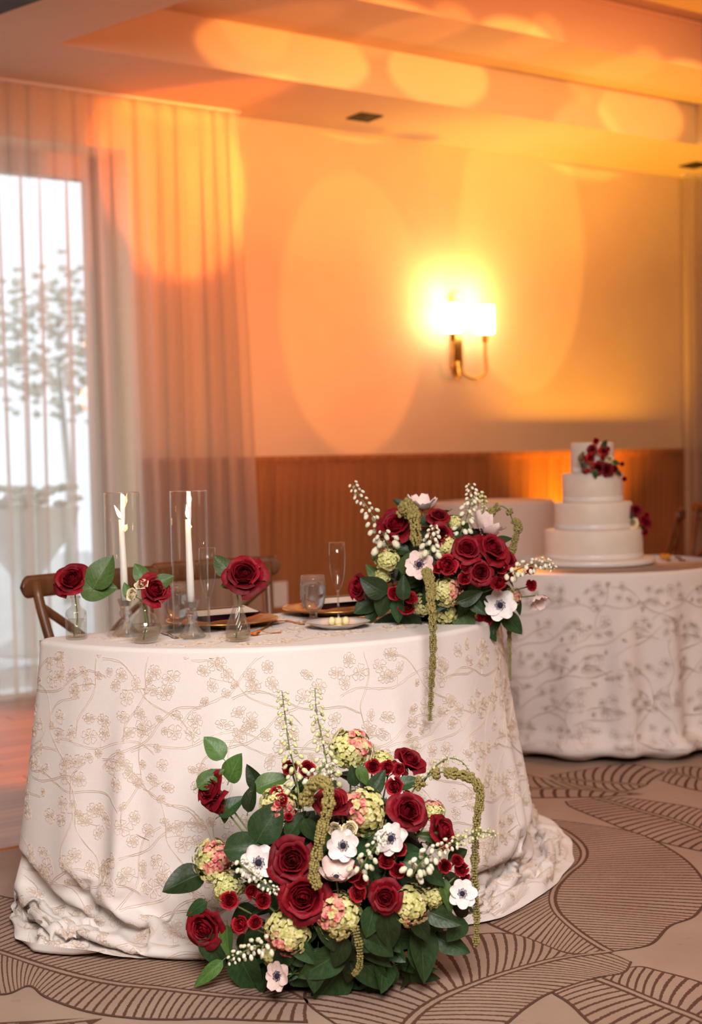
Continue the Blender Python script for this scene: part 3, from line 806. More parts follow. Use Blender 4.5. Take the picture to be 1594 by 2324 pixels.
# ------------------------------------------------------------------ cross-back chairs
def crossback(label, loc, rz, mat, group, src=None):
    if src is not None:
        t = copy_tree(src); t['label'] = label; t.location = loc; t.rotation_euler = (0, 0, rz); return t
    t = thing('crossback_chair', label, 'chair', loc, rz, group)
    post = lambda s, z: Vector((s * (.175 + .035 * sm(z, .5, .9)), -.20 - .0 * z - (.10 * sm(z, .46, .95) - .05 * sm(z, .46, 0)), z))
    for s in (-1, 1):
        f = MB(); f.tube([post(s, z) for z in np.linspace(0, .875, 18)], .0165, 10); f.build('rear_leg', mat, t)
        f = MB(); f.tube([(s * .185, .19, 0), (s * .18, .185, .25), (s * .175, .18, .44)], [.012, .015, .018], 10); f.build('front_leg', mat, t)
        f = MB()
        P = spline([post(-s, .80) + Vector((0, .012 * s, 0)), Vector((-s * .07, -.262 - .018 + .008 * s, .70)), Vector((s * .03, -.252 + .008 * s, .61)), post(s, .49) + Vector((0, .0, 0))], 18)
        b = len(f.v)
        f.tube(P, .016, 8, flat=.45); f.build('cross_brace', mat, t)
        f = MB(); f.tube([(s * .18, -.20, .20), (s * .182, .19, .20)], .010, 8); f.build('stretcher', mat, t)
    f = MB(); f.tube([(-.178, .0, .2), (.178, .0, .2)], .010, 8); f.build('stretcher', mat, t)
    # bent top rail with rounded ends
    f = MB(); NU = 30
    def rail(u, v):
        u = .5 - .5 * math.cos(PI * u); x = lerp(-.262, .262, u); e = min(1, (1 - abs(2 * u - 1)) / .10); hh = .036 * math.sqrt(max(0, 1 - (1 - e) ** 2)) + .001
        a = 2 * PI * v; y0 = -.292 - .035 * (1 - (2 * u - 1) ** 2) * .9 + .0
        return (x, y0 + .0125 * math.sin(a), .86 + hh * math.cos(a))
    f.grid(lambda v, u: rail(u, v), 14, NU, cu=True)
    f.build('top_rail', mat, t)
    f = MB(); f.tube([(-.176, -.205, .49), (0, -.215, .49), (.176, -.205, .49)], .012, 8); f.build('lower_rail', mat, t)
    f = MB()
    f.grid(lambda v, u: ((lambda a, w: ((.205 - .03 * (math.sin(a) < 0)) * math.copysign(abs(math.cos(a)) ** .6, math.cos(a)) * w, .205 * math.copysign(abs(math.sin(a)) ** .6, math.sin(a)) * w, .445 + (.02 if u > .3 else 0)))(2 * PI * v, 1 - .96 * max(0, (u - .4) / .6) if u > .4 else .97 + .03 * sm(u, 0, .4))), 36, 10, cu=True)
    f.build('seat', M['chairgrey'], t)
    return t
CRZ = math.atan2(-TNv.x, TNv.y)
g = 'cross-back chairs at the sweetheart table'
ch1 = crossback('brown cross-back wooden chair nearest the bright window behind the table', (-.805 + .21 * TNv.x, 4.50 + .21 * TNv.y, 0), CRZ + .06, M['chairwood'], g)
ch2 = crossback('brown cross-back wooden chair beside the wall outlet behind the table', (-.475 + .21 * TNv.x, 4.88 + .21 * TNv.y, 0), CRZ - .12, M['chairwood'], g, ch1)
p = fl(1545, 1250, .6); q = dp(1545, 1168, 8.6)
ch3 = crossback('dark cross-back chair seen side on behind the cake table', (q.x - .29, q.y + .08, 0), math.radians(75), M['chairwood'], g, ch1); ch3['group'] = 'chairs by the far curtain'
q = dp(1625, 1155, 9.3)
ch4 = crossback('dark cross-back chair by the far curtain, half cut by the frame', (q.x - .20, q.y - .05, 0), math.radians(120), M['chairwood'], g, ch1); ch4['group'] = 'chairs by the far curtain'

# ================================================================== things laid on the sweetheart table
TT = TZ + .0052
def on(px, py): return fl(px, py, TT)
def shell(prof_out, th=.0016, base=.004):
    """closed glass wall: outer profile up, inner profile down"""
    inn = [(max(r - th, .0005), z) for r, z in prof_out if z > base]
    return [(0, prof_out[0][1])] + prof_out + inn[::-1] + [(0, base)]
# --- taper candles in glass holders inside hurricane cylinders
M['wax'] = simple('ivory_wax', (.88, .82, .78, 1), (.86, .79, .74, 1), .45); M['wax'].node_tree.nodes['Principled BSDF'].inputs['Subsurface Weight'].default_value = .3
M['wax'].node_tree.nodes['Principled BSDF'].inputs['Subsurface Radius'].default_value = (.02, .01, .006)
for i, (bx, by, ht, lean, flean, lab) in enumerate(((286, 1442, .402, -.004, -.016, 'beside the ribbed bud vase'), (436, 1447, .404, -.003, -.002, 'nearer the charger plate'))):
    B = on(bx, by)
    t = thing('hurricane_cylinder', 'tall clear glass hurricane cylinder ' + lab, 'glass cylinder', B, 0, 'hurricane cylinders on the table')
    f = MB(); f.lathe([(.0505, .0), (.0512, .001), (.0512, ht), (.0505, ht + .001), (.0488, ht), (.0488, .001)], 48); f.build('wall', M['glass'], t)
    f = MB(); f.tube([(.0500 * math.cos(a), .0500 * math.sin(a), ht) for a in np.linspace(0, 2 * PI, 49)], .0013, 5, cap=False); f.build('rim', M['crystal'], t)
    h = thing('candle_holder', 'flared pressed-glass candle holder inside the cylinder ' + lab, 'candle holder', B + Vector((0, 0, .0002)), .3, 'pressed-glass candle holders')
    six = lambda a, z: 1 + .06 * math.cos(8 * a) * (z < .045)
    f = MB(); f.lathe([(0, 0), (.036, 0), (.037, .004), (.020, .028), (.013, .042), (.012, .05), (.017, .058), (.018, .066), (.013, .074), (.015, .08), (.021, .096), (.0215, .1), (.0135, .1), (.0125, .084), (0, .083)], 32, rmod=six)
    f.build('body', M['crystal'], h)
    f = MB(); f.lathe([(.0215, .098), (.023, .1015), (.0215, .1035), (.0135, .102)], 24); f.build('lip', M['crystal'], h)
    c = thing('taper_candle', 'lit ivory taper candle ' + lab, 'candle', B + Vector((0, 0, .0842)), 0, 'lit taper candles')
    ct = .242
    f = MB(); f.tube([(0, 0, 0), (lean * .3, 0, ct * .4), (lean, 0, ct)], [.0112, .0102, .0068], 20); f.build('stick', M['wax'], c)
    f = MB(); f.tube([(lean, 0, ct), (lean + flean * .15, 0, ct + .007)], .0008, 5); f.build('wick', M['black'], c)
    f = MB(); N = 10
    f.tube([(lean + flean * (k / N) * 1.1, 0, ct + .004 + .036 * k / N) for k in range(N + 1)], [max(.0003, .0052 * math.sin(PI * (k / N) ** .62) * (1 - .25 * k / N)) for k in range(N + 1)], 12)
    f.build('flame', M['flame'], c)
    light('POINT', 'candle_light', B + Vector((lean + flean * .5, 0, .0842 + ct + .022)), .5, (1, .55, .2), shadow_soft_size=.006)
# --- bud vases
VASE = {}
def bud_vase(key, px, py, label, prof, mat, rmod=None, water=None, n=48, twist=None):
    B = on(px, py); t = thing('bud_vase', label, 'vase', B, 0, 'glass bud vases'); VASE[key] = B
    f = MB(); P = shell(prof, .0022); f.lathe(P, n, rmod=rmod)
    if twist:
        f.v = [(x * math.cos(z * twist) - y * math.sin(z * twist), x * math.sin(z * twist) + y * math.cos(z * twist), z) for x, y, z in f.v]
    f.build('body', mat, t)
    f = MB(); r, z = prof[-1]; f.tube([((r - .001) * math.cos(a), (r - .001) * math.sin(a), z) for a in np.linspace(0, 2 * PI, 33)], .0013, 6, cap=False); f.build('lip', M['crystal'], t)
    if water:
        f = MB(); pr = [(max(r - .003, .001), max(z, .005)) for r, z in prof if z <= water]; pr = [(0, .005)] + pr + [(pr[-1][0], water), (0, water)]; f.lathe(pr, 32); f.build('water', M['vwater'], t)
M['vwater'] = thin_glass('vase_water', (.90, .90, .84, 1), .0)
rib = lambda a, z: 1 + (.025 * math.cos(28 * a) if z < .075 else 0)
bud_vase('a', 174, 1450, 'small ribbed glass bottle vase holding a red rose at the table end',
         [(.026, 0), (.0285, .003), (.0285, .07), (.029, .075), (.0265, .08), (.015, .09), (.0115, .096), (.0110, .112), (.0145, .114), (.0145, .118)], M['rib_glass'], rib, .055, 112)
bud_vase('b', 331, 1459, 'round-bellied clear bud vase holding cream roses and a red rose',
         [(.018, 0), (.032, .008), (.0425, .026), (.0445, .042), (.040, .06), (.028, .076), (.0165, .084), (.0145, .092), (.0150, .104), (.0205, .11)], M['vase_glass'], None, .05)
bud_vase('c', 541, 1455, 'twisted pear-shaped clear bud vase with a single open red rose',
         [(.024, 0), (.0325, .010), (.034, .026), (.030, .045), (.021, .068), (.0135, .09), (.0115, .105), (.0125, .125), (.0165, .146), (.0172, .152)], M['rib_glass'],
         lambda a, z: 1 + (.05 * math.cos(10 * a) if .008 < z < .11 else 0), .03, 80, 18)
# --- water goblets
M['ice'] = refr('ice_water', (1, .99, .97, 1), .08, 1.33)
def goblet(label, px, py):
    B = on(px, py); t = thing('water_goblet', label, 'goblet', B, 0, 'water goblets')
    f = MB(); f.lathe([(0, 0), (.033, .0), (.034, .003), (.014, .010), (.011, .018), (.0115, .026), (.013, .03), (0, .03)], 32); f.build('foot', M['crystal'], t)
    P = [(.012, .03), (.024, .038), (.034, .055), (.0385, .08), (.0385, .105), (.0365, .128), (.0352, .138)]
    f = MB(); f.lathe(shell(P, .0018, .034), 40); f.build('bowl', M['frost'], t)
    f = MB(); f.lathe([(0, .036), (.022, .0395), (.031, .055), (.0362, .08), (.0362, .105), (.0352, .12), (0, .12)], 32); f.build('water', M['ice'], t)
    f = MB(); f.tube([(.0345 * math.cos(a), .0345 * math.sin(a), .138) for a in np.linspace(0, 2 * PI, 33)], .0011, 6, cap=False); f.build('rim', M['crystal'], t)
goblet('chilled water goblet behind the second candle cylinder', 404, 1434)
goblet('chilled water goblet beside the champagne flute and truffle plate', 712, 1411)
def flute(label, px, py):
    B = on(px, py); t = thing('champagne_flute', label, 'flute', B, 0, 'champagne flutes')
    f = MB(); f.lathe([(0, 0), (.033, .0), (.0335, .0015), (.012, .004), (.004, .010), (.0032, .03), (.0034, .09), (.006, .098), (0, .1)], 32); f.build('stem', M['crystal'], t)
    P = [(.006, .098), (.013, .112), (.0195, .135), (.0235, .165), (.0245, .2), (.0238, .238)]
    f = MB(); f.lathe(shell(P, .0012, .104), 40); f.build('bowl', M['glass'], t)
    f = MB(); f.tube([(.0233 * math.cos(a), .0233 * math.sin(a), .238) for a in np.linspace(0, 2 * PI, 33)], .0008, 5, cap=False); f.build('rim', M['crystal'], t)
flute('empty champagne flute behind the second candle cylinder', 475, 1432)
flute('empty champagne flute beside the water goblet', 769, 1414)
# --- place settings
M['charger'] = simple('charger_amber_glass', (.42, .24, .12, 1), (.36, .20, .10, 1), .22)
M['china'] = simple('white_china', (.80, .76, .72, 1), rough=.18)
M['card'] = simple('menu_card', (.82, .76, .70, 1), rough=.7)
M['ink'] = simple('dark_green_ribbon', (.012, .03, .014, 1), (.02, .04, .02, 1), .5)
M['wine'] = simple('burgundy_napkin', (.10, .012, .02, 1), (.14, .02, .03, 1), .8)
M['linen_n'] = simple('ivory_napkin', (.74, .67, .60, 1), (.70, .63, .56, 1), .85, 50)
def setting(px, py, lab, rz):
    B = on(px, py); g = 'place settings'
    t = thing('charger_plate', 'amber charger plate with a thin gold rim ' + lab, 'plate', B, rz, g)
    f = MB(); f.lathe([(0, .0), (.10, 0), (.108, .003), (.135, .014), (.160, .0185), (.1645, .0195), (.160, .0205), (.132, .016), (.106, .0065), (0, .006)], 56); f.build('dish', M['charger'], t)
    f = MB(); f.tube([(.1635 * math.cos(a), .1635 * math.sin(a), .0197) for a in np.linspace(0, 2 * PI, 65)], .0021, 6, cap=False); f.build('gold_rim', M['gold'], t)
    n = thing('napkin', 'folded burgundy napkin on the charger ' + lab, 'napkin', B + Vector((0, 0, .0203)), rz + .2, g)
    f = MB()
    for k in range(3):
        z = .002 + .004 * k
        f.grid(lambda u, v: (lerp(-.10, .13, u) * (1 - .04 * k), lerp(-.055, .055, v) + .01 * k, z + .006 * sm(u, .7, 1) + .0015 * math.sin(9 * u + k)), 14, 5)
    f.build('folds', M['wine'], n)
    c = thing('menu_card', 'white menu card with a dark green band on the charger ' + lab, 'menu card', B + Vector((0, 0, .043)), rz - .15, g)
    Mx = Matrix.Rotation(.09, 4, 'X')
    f = MB(); f.box((0, 0, 0), (.19, .10, .0014), M=Mx.to_3x3()); f.build('card', M['card'], c, False)
    f = MB(); f.box((0, .034, .004), (.17, .022, .0008), M=Mx.to_3x3()); f.build('band', M['ink'], c, False)
    return B
TRZ = math.atan2(TW.y, TW.x)
setting(505, 1419, 'behind the twisted bud vase', TRZ)
setting(760, 1391, 'behind the truffle plate', TRZ)
# --- cutlery
def cut_poly(name, label, pts, w, p0, p1, mat, tines=False, bowl=False):
    """a flat utensil from handle end p0 to tip p1"""
    a = on(*p0); b = on(*p1); d = b - a; L = d.length
    o = thing(name, label, name.split('_')[-1], a + Vector((0, 0, .0006)), math.atan2(d.y, d.x), 'cutlery on the sweetheart table')
    def strip(u0, u1, fy, ny=3, dz=lambda u: .0):
        f = MB()
        f.grid(lambda u, v: (L * lerp(u0, u1, u), lerp(-1, 1, v) * w * fy(lerp(u0, u1, u)), .0012 + dz(lerp(u0, u1, u)) + .0012 * (1 - (2 * v - 1) ** 2)), 18, 4)
        f.grid(lambda u, v: (L * lerp(u0, u1, u), lerp(1, -1, v) * w * fy(lerp(u0, u1, u)), .0 + dz(lerp(u0, u1, u))), 18, 4)
        return f
    hz = lambda u: .009 * sm(u, .35, .72) - .007 * sm(u, .78, 1)
    if name == 'table_knife':
        strip(0, .5, lambda u: .65 - .25 * sm(u, .1, .45)).build('handle', mat, o); strip(.5, 1, lambda u: .75 * (1 - sm(u, .85, 1.01)) + .05).build('blade', mat, o)
    else:
        strip(0, .68, lambda u: .55 - .32 * sm(u, .05, .5), dz=hz).build('handle', mat, o)
        if name == 'table_fork':
            f = strip(.68, .82, lambda u: lerp(.3, 1, sm(u, .68, .78)), dz=hz)
            for k in (-.8, -.27, .27, .8): f.tube([(L * u, w * k, .001 + hz(u)) for u in (.81, .88, .94, 1)], [w * .17, w * .16, w * .13, w * .05], 5)
            f.build('tines', mat, o)
        else:
            strip(.68, 1, lambda u: .25 + 1.1 * math.sqrt(max(0, 1 - ((u - .85) / .152) ** 2)), dz=lambda u: hz(u) - .004 * math.sin(PI * sm(u, .7, 1))).build('bowl', mat, o)
cut_poly('table_fork', 'polished fork resting against the charger behind the rose vase', None, .012, (560, 1442), (646, 1411), M['gold'])
cut_poly('table_knife', 'dinner knife lying between the two chargers', None, .011, (650, 1409), (692, 1418), M['steel'])
cut_poly('table_knife', 'dinner knife lying left of the first charger', None, .011, (402, 1450), (368, 1434), M['steel'])
cut_poly('table_spoon', 'thin gold dessert spoon lying right of the twisted bud vase', None, .010, (638, 1436), (570, 1443), M['gold'])
cut_poly('table_fork', 'small fork behind the truffle plate beside the bouquet', None, .009, (880, 1404), (806, 1409), M['steel'])
# --- truffles on a dessert plate
B = on(768, 1424)
t = thing('dessert_plate', 'small white dessert plate in front of the champagne flute', 'plate', B)
f = MB(); f.lathe([(0, 0), (.052, 0), (.055, .003), (.075, .010), (.092, .0165), (.0935, .0175), (.092, .0185), (.074, .0130), (.052, .007), (0, .006)], 48); f.build('dish', M['china'], t)
f = MB(); f.tube([(.093 * math.cos(a), .093 * math.sin(a), .0178) for a in np.linspace(0, 2 * PI, 49)], .0010, 5, cap=False); f.build('rim', M['gold'], t)
M['choc'] = simple('white_chocolate', (.80, .68, .36, 1), (.74, .61, .30, 1), .5, 60)
for k, (dx, dy, lab) in enumerate(((-.018, .002, 'leftmost'), (.001, -.006, 'middle'), (.022, .004, 'rightmost'))):
    f = MB(); f.blob((0, 0, .0118), (.0112, .0112, .0122), 18, 12)
    o = f.build('truffle', M['choc']); o.location = B + Vector((dx, dy, .0068)); tag(o, lab + ' of the three white chocolate truffles on the dessert plate', 'truffle', 'white chocolate truffles')

# ================================================================== flowers
CR, CU, CB = RC @ Vector((1, 0, 0)), RC @ Vector((0, 1, 0)), RC @ Vector((0, 0, 1))
def petal_mat(name, c1, c2, objrand=.2, rough=.6, sheen=.3, scale=6):
    m = simple(name, c1, c2, rough, scale, .05, objrand, sheen, bscale=40, spec=.25)
    return m
M['red'] = petal_mat('rose_petal', (.22, .0025, .010, 1), (.13, .0012, .006, 1), .35, sheen=.0)
M['scarlet'] = petal_mat('spray_rose_petal', (.34, .006, .014, 1), (.23, .003, .01, 1), .25, sheen=.0)
M['cream'] = petal_mat('cream_rose_petal', (.80, .66, .44, 1), (.74, .62, .36, 1), .06, sheen=.1)
M['white_p'] = petal_mat('anemone_petal', (.82, .76, .74, 1), (.78, .68, .66, 1), .04, sheen=.1)
M['blush'] = petal_mat('blush_anemone_petal', (.78, .55, .50, 1), (.80, .64, .60, 1), .04, sheen=.1)
M['navy'] = simple('anemone_centre', (.008, .006, .02, 1), (.02, .012, .045, 1), .8, 40, .4)
M['bell'] = petal_mat('white_bell', (.80, .76, .62, 1), (.70, .68, .46, 1), .05, sheen=.1, scale=30)
M['bud'] = petal_mat('green_white_bud', (.72, .68, .42, 1), (.58, .58, .26, 1), .05, sheen=.1, scale=30)
M['amar'] = simple('green_amaranth', (.34, .275, .085, 1), (.26, .205, .06, 1), .85, 90, .6, .1, bscale=500)
M['stem'] = simple('green_stem', (.16, .18, .05, 1), (.12, .15, .04, 1), .5, 30)
M['mauve'] = petal_mat('mauve_bract', (.30, .10, .16, 1), (.38, .18, .22, 1))
def leaf_mat(name, c1, c2, vein, rough=.42):
    t = NT(name); uv = t.n('ShaderNodeUVMap', uv_map='UVMap').outputs[0]; s = t.n('ShaderNodeSeparateXYZ'); t.l(uv, s.inputs[0])
    x = t.math('ABSOLUTE', s.outputs[0]); y = s.outputs[1]
    rib = t.math('SUBTRACT', 1, t.ramp(x, .01, .06))
    ph = t.math('FRACT', t.math('MULTIPLY', t.math('SUBTRACT', y, t.math('MULTIPLY', x, .32)), 8.0))
    side = t.math('SUBTRACT', 1, t.ramp(t.math('ABSOLUTE', t.math('SUBTRACT', ph, .5)), .02, .10))
    f = t.math('MAXIMUM', rib, t.math('MULTIPLY', side, .45))
    nz = t.noise(9, t.coord('Object'), 3); col = t.mix(t.ramp(nz, .3, .7), c1, c2); col = t.mix(t.math('MULTIPLY', f, .5), col, vein)
    r = t.n('ShaderNodeObjectInfo').outputs['Random']; h = t.n('ShaderNodeHueSaturation'); t.l(col, h.inputs['Color']); t.l(t.math('MULTIPLY_ADD', r, .8, .52), h.inputs['Value'])
    t.l(t.math('MULTIPLY_ADD', r, .04, .48), h.inputs['Hue'])
    t.set(col=h.outputs[0], Roughness=rough); t.b.inputs['Specular IOR Level'].default_value = .3; t.bump(t.math('SUBTRACT', nz, t.math('MULTIPLY', f, .5)), .35, .002); return t.mat
M['leaf'] = leaf_mat('dark_green_leaf', (.016, .040, .012, 1), (.028, .060, .017, 1), (.07, .115, .04, 1))
M['leaf2'] = leaf_mat('fresh_green_leaf', (.05, .10, .02, 1), (.075, .13, .028, 1), (.17, .22, .08, 1))
def hyd_mat():
    t = NT('hydrangea_floret'); a = t.n('ShaderNodeAttribute', attribute_name='tint').outputs['Fac']
    nz = t.noise(5.5, t.coord('Object'), 2)
    base = t.mix(t.ramp(nz, .3, .7), (.48, .48, .11, 1), (.78, .70, .38, 1))
    pk = t.mix(t.ramp(nz, .35, .6), (.50, .05, .085, 1), (.74, .34, .25, 1))
    t.set(col=t.mix(t.ramp(a, .35, .8), base, pk), Roughness=.65); t.b.inputs['Specular IOR Level'].default_value = .25; return t.mat
M['hyd'] = hyd_mat()
# --- meshes shared by all blooms; unit radius, facing +Z
def petal_fn(r0, rb, r1, h1, wid, curl, ph, cen=0.0, edge=.04, h0=0.0, dip=.2):
    """one rose petal: r0 foot radius, rb belly radius, r1 rim radius, h1 height, rolled lip"""
    def fn(u, v):
        x = 2 * u - 1
        w = wid * (.45 + .55 * math.sin(PI * min(.9, .10 + v * .62)))
        a = cen + x * w
        top = max(0, v - .78) / .22
        rad = r0 + (rb - r0) * math.sin(min(1, v * 1.5) * PI / 2) + (r1 - rb) * sm(v, .4, 1) + curl * .16 * top ** 2 + edge * math.sin(3.6 * x + ph) * v * v
        rad += .05 * abs(x) ** 3 * v
        z = h0 + (h1 - h0) * (v - .12 * v * v) / .88 - dip * x * x * v * h1 - curl * .15 * top ** 2 + edge * .7 * math.sin(2.7 * x + ph * 2) * v
        return (rad * math.cos(a), rad * math.sin(a), z)
    return fn
def rose_heart(name, mat, seed, n=15, big=1.0):
    rnd = random.Random(seed); f = MB()
    f.grid(petal_fn(.04, .17, .04, .93, 3.6, .0, 1, 0, .01, .1, .0), 12, 5)
    for k in range(n):
        t = k / (n - 1); r1 = (.07 + .45 * t ** 1.1) * big
        f.grid(petal_fn(.05 + .08 * t, r1 + .16 * (1 - .4 * t), r1, .97 - .10 * t + rnd.uniform(-.03, .03), 1.35 - .5 * t, .12 + .5 * t, rnd.uniform(0, 6), k * 2.4 + rnd.uniform(-.25, .25), .025, .05), 8, 6)
    return f.mesh(name, mat)
def rose_petal(name, mat, rb, r1, h1, wid, curl, ph):
    f = MB(); f.grid(petal_fn(.12, rb, r1, h1, wid, curl, ph, 0, .05, 0, .16), 9, 7); return f.mesh(name, mat)
def sepals(name, mat, s=1.0):
    f = MB(); f.blob((0, 0, -.02), (.2 * s, .2 * s, .2), 8, 5)
    for k in range(5):
        a = k * 2 * PI / 5
        f.grid(lambda u, v: (lambda x, w, r, z: (r * math.cos(a) - x * w * math.sin(a), r * math.sin(a) + x * w * math.cos(a), z))(2 * u - 1, .13 * s * (1 - v) ** .7 * (.5 + v), (.12 + .62 * v) * s, .0 + .25 * v - .1 * v * v), 2, 5)
    return f.mesh(name, mat)
RK = {}; MX = {}
for key, mat in (('red', M['red']), ('scarlet', M['scarlet']), ('cream', M['cream'])):
    RK[key] = dict(heart=[rose_heart('rose', mat, s) for s in (1, 2)], bud=[rose_heart('spray_rose', mat, s, 11, 1.12) for s in (5, 6)],
                   p1=[rose_petal('petal', mat, .62, .72, .86, .80, .9, p) for p in (.4, 2.2)], p2=[rose_petal('petal', mat, .72, .95, .70, .74, 1.3, p) for p in (1.1, 3.7)])
CALYX = sepals('sepals', M['leaf2'])
def stem_to(o, mx, pos, base, sc, mat='stem', r=.0022):
    """stem sub-part from the bloom's back to a base point, in the bloom's own space"""
    inv = mx.inverted()
    a = inv @ Vector(pos); b = inv @ Vector(base)
    f = MB(); f.tube([a, a.lerp(b, .5) + Vector((0, 0, -.1)), b], r / sc, 6); f.build('stem', M[mat], o)
def rose(kind, pos, d, r, parent=None, seed=0, full=True, base=None, nm=None):
    rnd = random.Random(seed * 31 + 7); K = RK[kind]
    mx = face_to(Vector(pos) - Vector(d).normalized() * r * .45, d, rnd.uniform(0, 6), r)
    o = put(nm or ('rose' if full else 'spray_rose'), rnd.choice(K['heart'] if full else K['bud']), parent, mx); MX[o.name] = mx
    if full:
        n1 = 5
        for k in range(n1): put('petal', rnd.choice(K['p1']), o, Matrix.Rotation(2 * PI * (k + rnd.uniform(-.12, .12)) / n1, 4, 'Z') @ Matrix.Rotation(rnd.uniform(-.1, .12), 4, 'Y'))
        for k in range(n1): put('petal', rnd.choice(K['p2']), o, Matrix.Rotation(2 * PI * (k + .5 + rnd.uniform(-.15, .15)) / n1, 4, 'Z') @ Matrix.Rotation(rnd.uniform(-.12, .25), 4, 'Y') @ Matrix.Scale(rnd.uniform(.92, 1.06), 4))
    else:
        for k in range(4): put('petal', rnd.choice(K['p1']), o, Matrix.Rotation(2 * PI * (k + rnd.uniform(-.15, .15)) / 4, 4, 'Z') @ Matrix.Scale(1.02, 4))
    put('sepals', CALYX, o)
    if base is not None: stem_to(o, mx, mx @ Vector((0, 0, -.1)), base, r)
    return o
def anemone_petal(mat, cup, ph):
    f = MB()
    def fn(u, v):
        x = 2 * u - 1; w = .47 * math.sin(PI * (.10 + .78 * v ** .8)) ** .75
        return (.10 + .93 * v - .06 * x * x * v, x * w, cup * (.08 + v ** 1.6 * .55) + .10 * x * x * (1 if cup > .5 else .7) + .035 * math.sin(5 * v + 3 * x + ph))
    f.grid(fn, 6, 7); return f.mesh('petal', mat)
ANP = {(m, c): [anemone_petal(M[m], cv, p) for p in (0, 2, 4)] for m in ('white_p', 'blush') for c, cv in (('open', .35), ('cup', 1.5))}
f = MB(); f.blob((0, 0, .13), (.19, .19, .14), 12, 8)
for k in range(34):
    a = k * 2.399; r = .27 + .08 * (k % 3) / 2; f.blob((r * math.cos(a), r * math.sin(a), .15 + .03 * (k % 2)), .032, 5, 3); f.tube([(.1 * math.cos(a), .1 * math.sin(a), .1), (r * math.cos(a), r * math.sin(a), .15)], .008, 3)
ANC = f.mesh('anemone', M['navy'])
def anemone(mat, pos, d, r, parent, cup='open', seed=0, base=None):
    rnd = random.Random(seed * 13 + 5); mx = face_to(Vector(pos) - (Vector(d).normalized() * r * (.5 if cup == 'cup' else .15)), d, rnd.uniform(0, 6), r)
    o = put('anemone', ANC, parent, mx)
    for k in range(7):
        lay = k % 2
        put('petal', rnd.choice(ANP[mat, cup]), o, Matrix.Rotation(2 * PI * (k + rnd.uniform(-.1, .1)) / 7, 4, 'Z') @ Matrix.Translation((0, 0, -.05 * lay)) @ Matrix.Rotation(.08 * lay + rnd.uniform(-.08, .08), 4, 'Y') @ Matrix.Scale(rnd.uniform(.93, 1.06), 4))
    if base is not None: stem_to(o, mx, mx @ Vector((0, 0, -.02)), base, r)
    return o
def hydrangea_mesh(seed, pink, n=125):
    rnd = random.Random(seed); f = MB(); pd = Vector((rnd.uniform(-1, 1), rnd.uniform(-1, 1), rnd.uniform(-.2, .8))).normalized()
    for k in range(n):
        z = 1 - 1.55 * (k + .5) / n; r = math.sqrt(1 - z * z); a = k * 2.39996
        d = Vector((r * math.cos(a), r * math.sin(a), z)); tn = pink * (.9 * sm(d.dot(pd), .1, .9) + rnd.uniform(-.4, .4))
        Mx = face_to(d * rnd.uniform(.72, 1.0), d + Vector((rnd.uniform(-.3, .3), rnd.uniform(-.3, .3), rnd.uniform(-.3, .3))), rnd.uniform(0, 6), .168 * rnd.uniform(.85, 1.15))
        for q in range(4):
            R = Mx @ Matrix.Rotation(q * PI / 2, 4, 'Z')
            def fn(u, v):
                x = 2 * u - 1; w = .58 * math.sin(PI * (.06 + .80 * v)) ** .7
                return R @ Vector((.04 + .96 * v - .1 * x * x * v, x * w, .18 * v - .22 * v * v + .12 * x * x))
            f.grid(fn, 2, 2, col=min(1, max(0, tn + rnd.uniform(-.12, .12))))
    f.blob((0, 0, 0), .72, 12, 8, col=0)
    return f.mesh('hydrangea', M['hyd'])
HYM = {'g': [hydrangea_mesh(s, .25) for s in (1, 2)], 'p': [hydrangea_mesh(s, 1.1) for s in (3, 4)], 'm': [hydrangea_mesh(s, .75) for s in (5, 6)]}
def hydrangea(kind, pos, d, r, parent, seed=0, base=None, sq=(1, 1)):
    rnd = random.Random(seed * 17 + 3); mx = face_to(pos, d, rnd.uniform(0, 6), r * 1.06)
    o = put('hydrangea_head', rnd.choice(HYM[kind]), parent, mx); stuff(o)
    if base is not None: stem_to(o, mx, mx @ Vector((0, 0, -.7)), base, r)
    return o
def leaf_mesh(kind, mat):
    L, Wd, tip = {'ovate': (1, .32, .8), 'round': (1, .40, .55), 'long': (1, .21, .9)}[kind]
    f = MB()
    def fn(u, v):
        x = 2 * u - 1; w = Wd * (math.sin(PI * v ** .78) ** .75 * (1 - .35 * v * tip) + .012)
        y = v * L
        return (x * w, y, .10 * abs(x) * w / Wd - .16 * v * v + .05 * math.sin(6 * v + 2 * x) * w)
    f.grid(fn, 6, 10, uv=lambda u, v: (2 * u - 1, v))
    f.tube([(0, -.12, .02), (0, .0, .0), (0, .5, -.04)], [.014, .013, .006], 5)
    return f.mesh('leaf', mat)
LFM = {(k, m): leaf_mesh(k, M[m]) for k in ('ovate', 'round', 'long') for m in ('leaf', 'leaf2')}
def leaf(pos, tipdir, normal, L, parent, kind='ovate', mat='leaf', centre=True, pre=None):
    y = Vector(tipdir).normalized(); z = Vector(normal); z = (z - y * z.dot(y))
    if z.length < 1e-4: z = y.orthogonal()
    z.normalize(); x = y.cross(z)
    p = Vector(pos) - (y * L * .5 if centre else Vector())
    q = Matrix(((x.x * L, y.x * L, z.x * L, p.x), (x.y * L, y.y * L, z.y * L, p.y), (x.z * L, y.z * L, z.z * L, p.z), (0, 0, 0, 1)))
    return put('leaf', LFM[kind, mat], parent, pre @ q if pre else q)
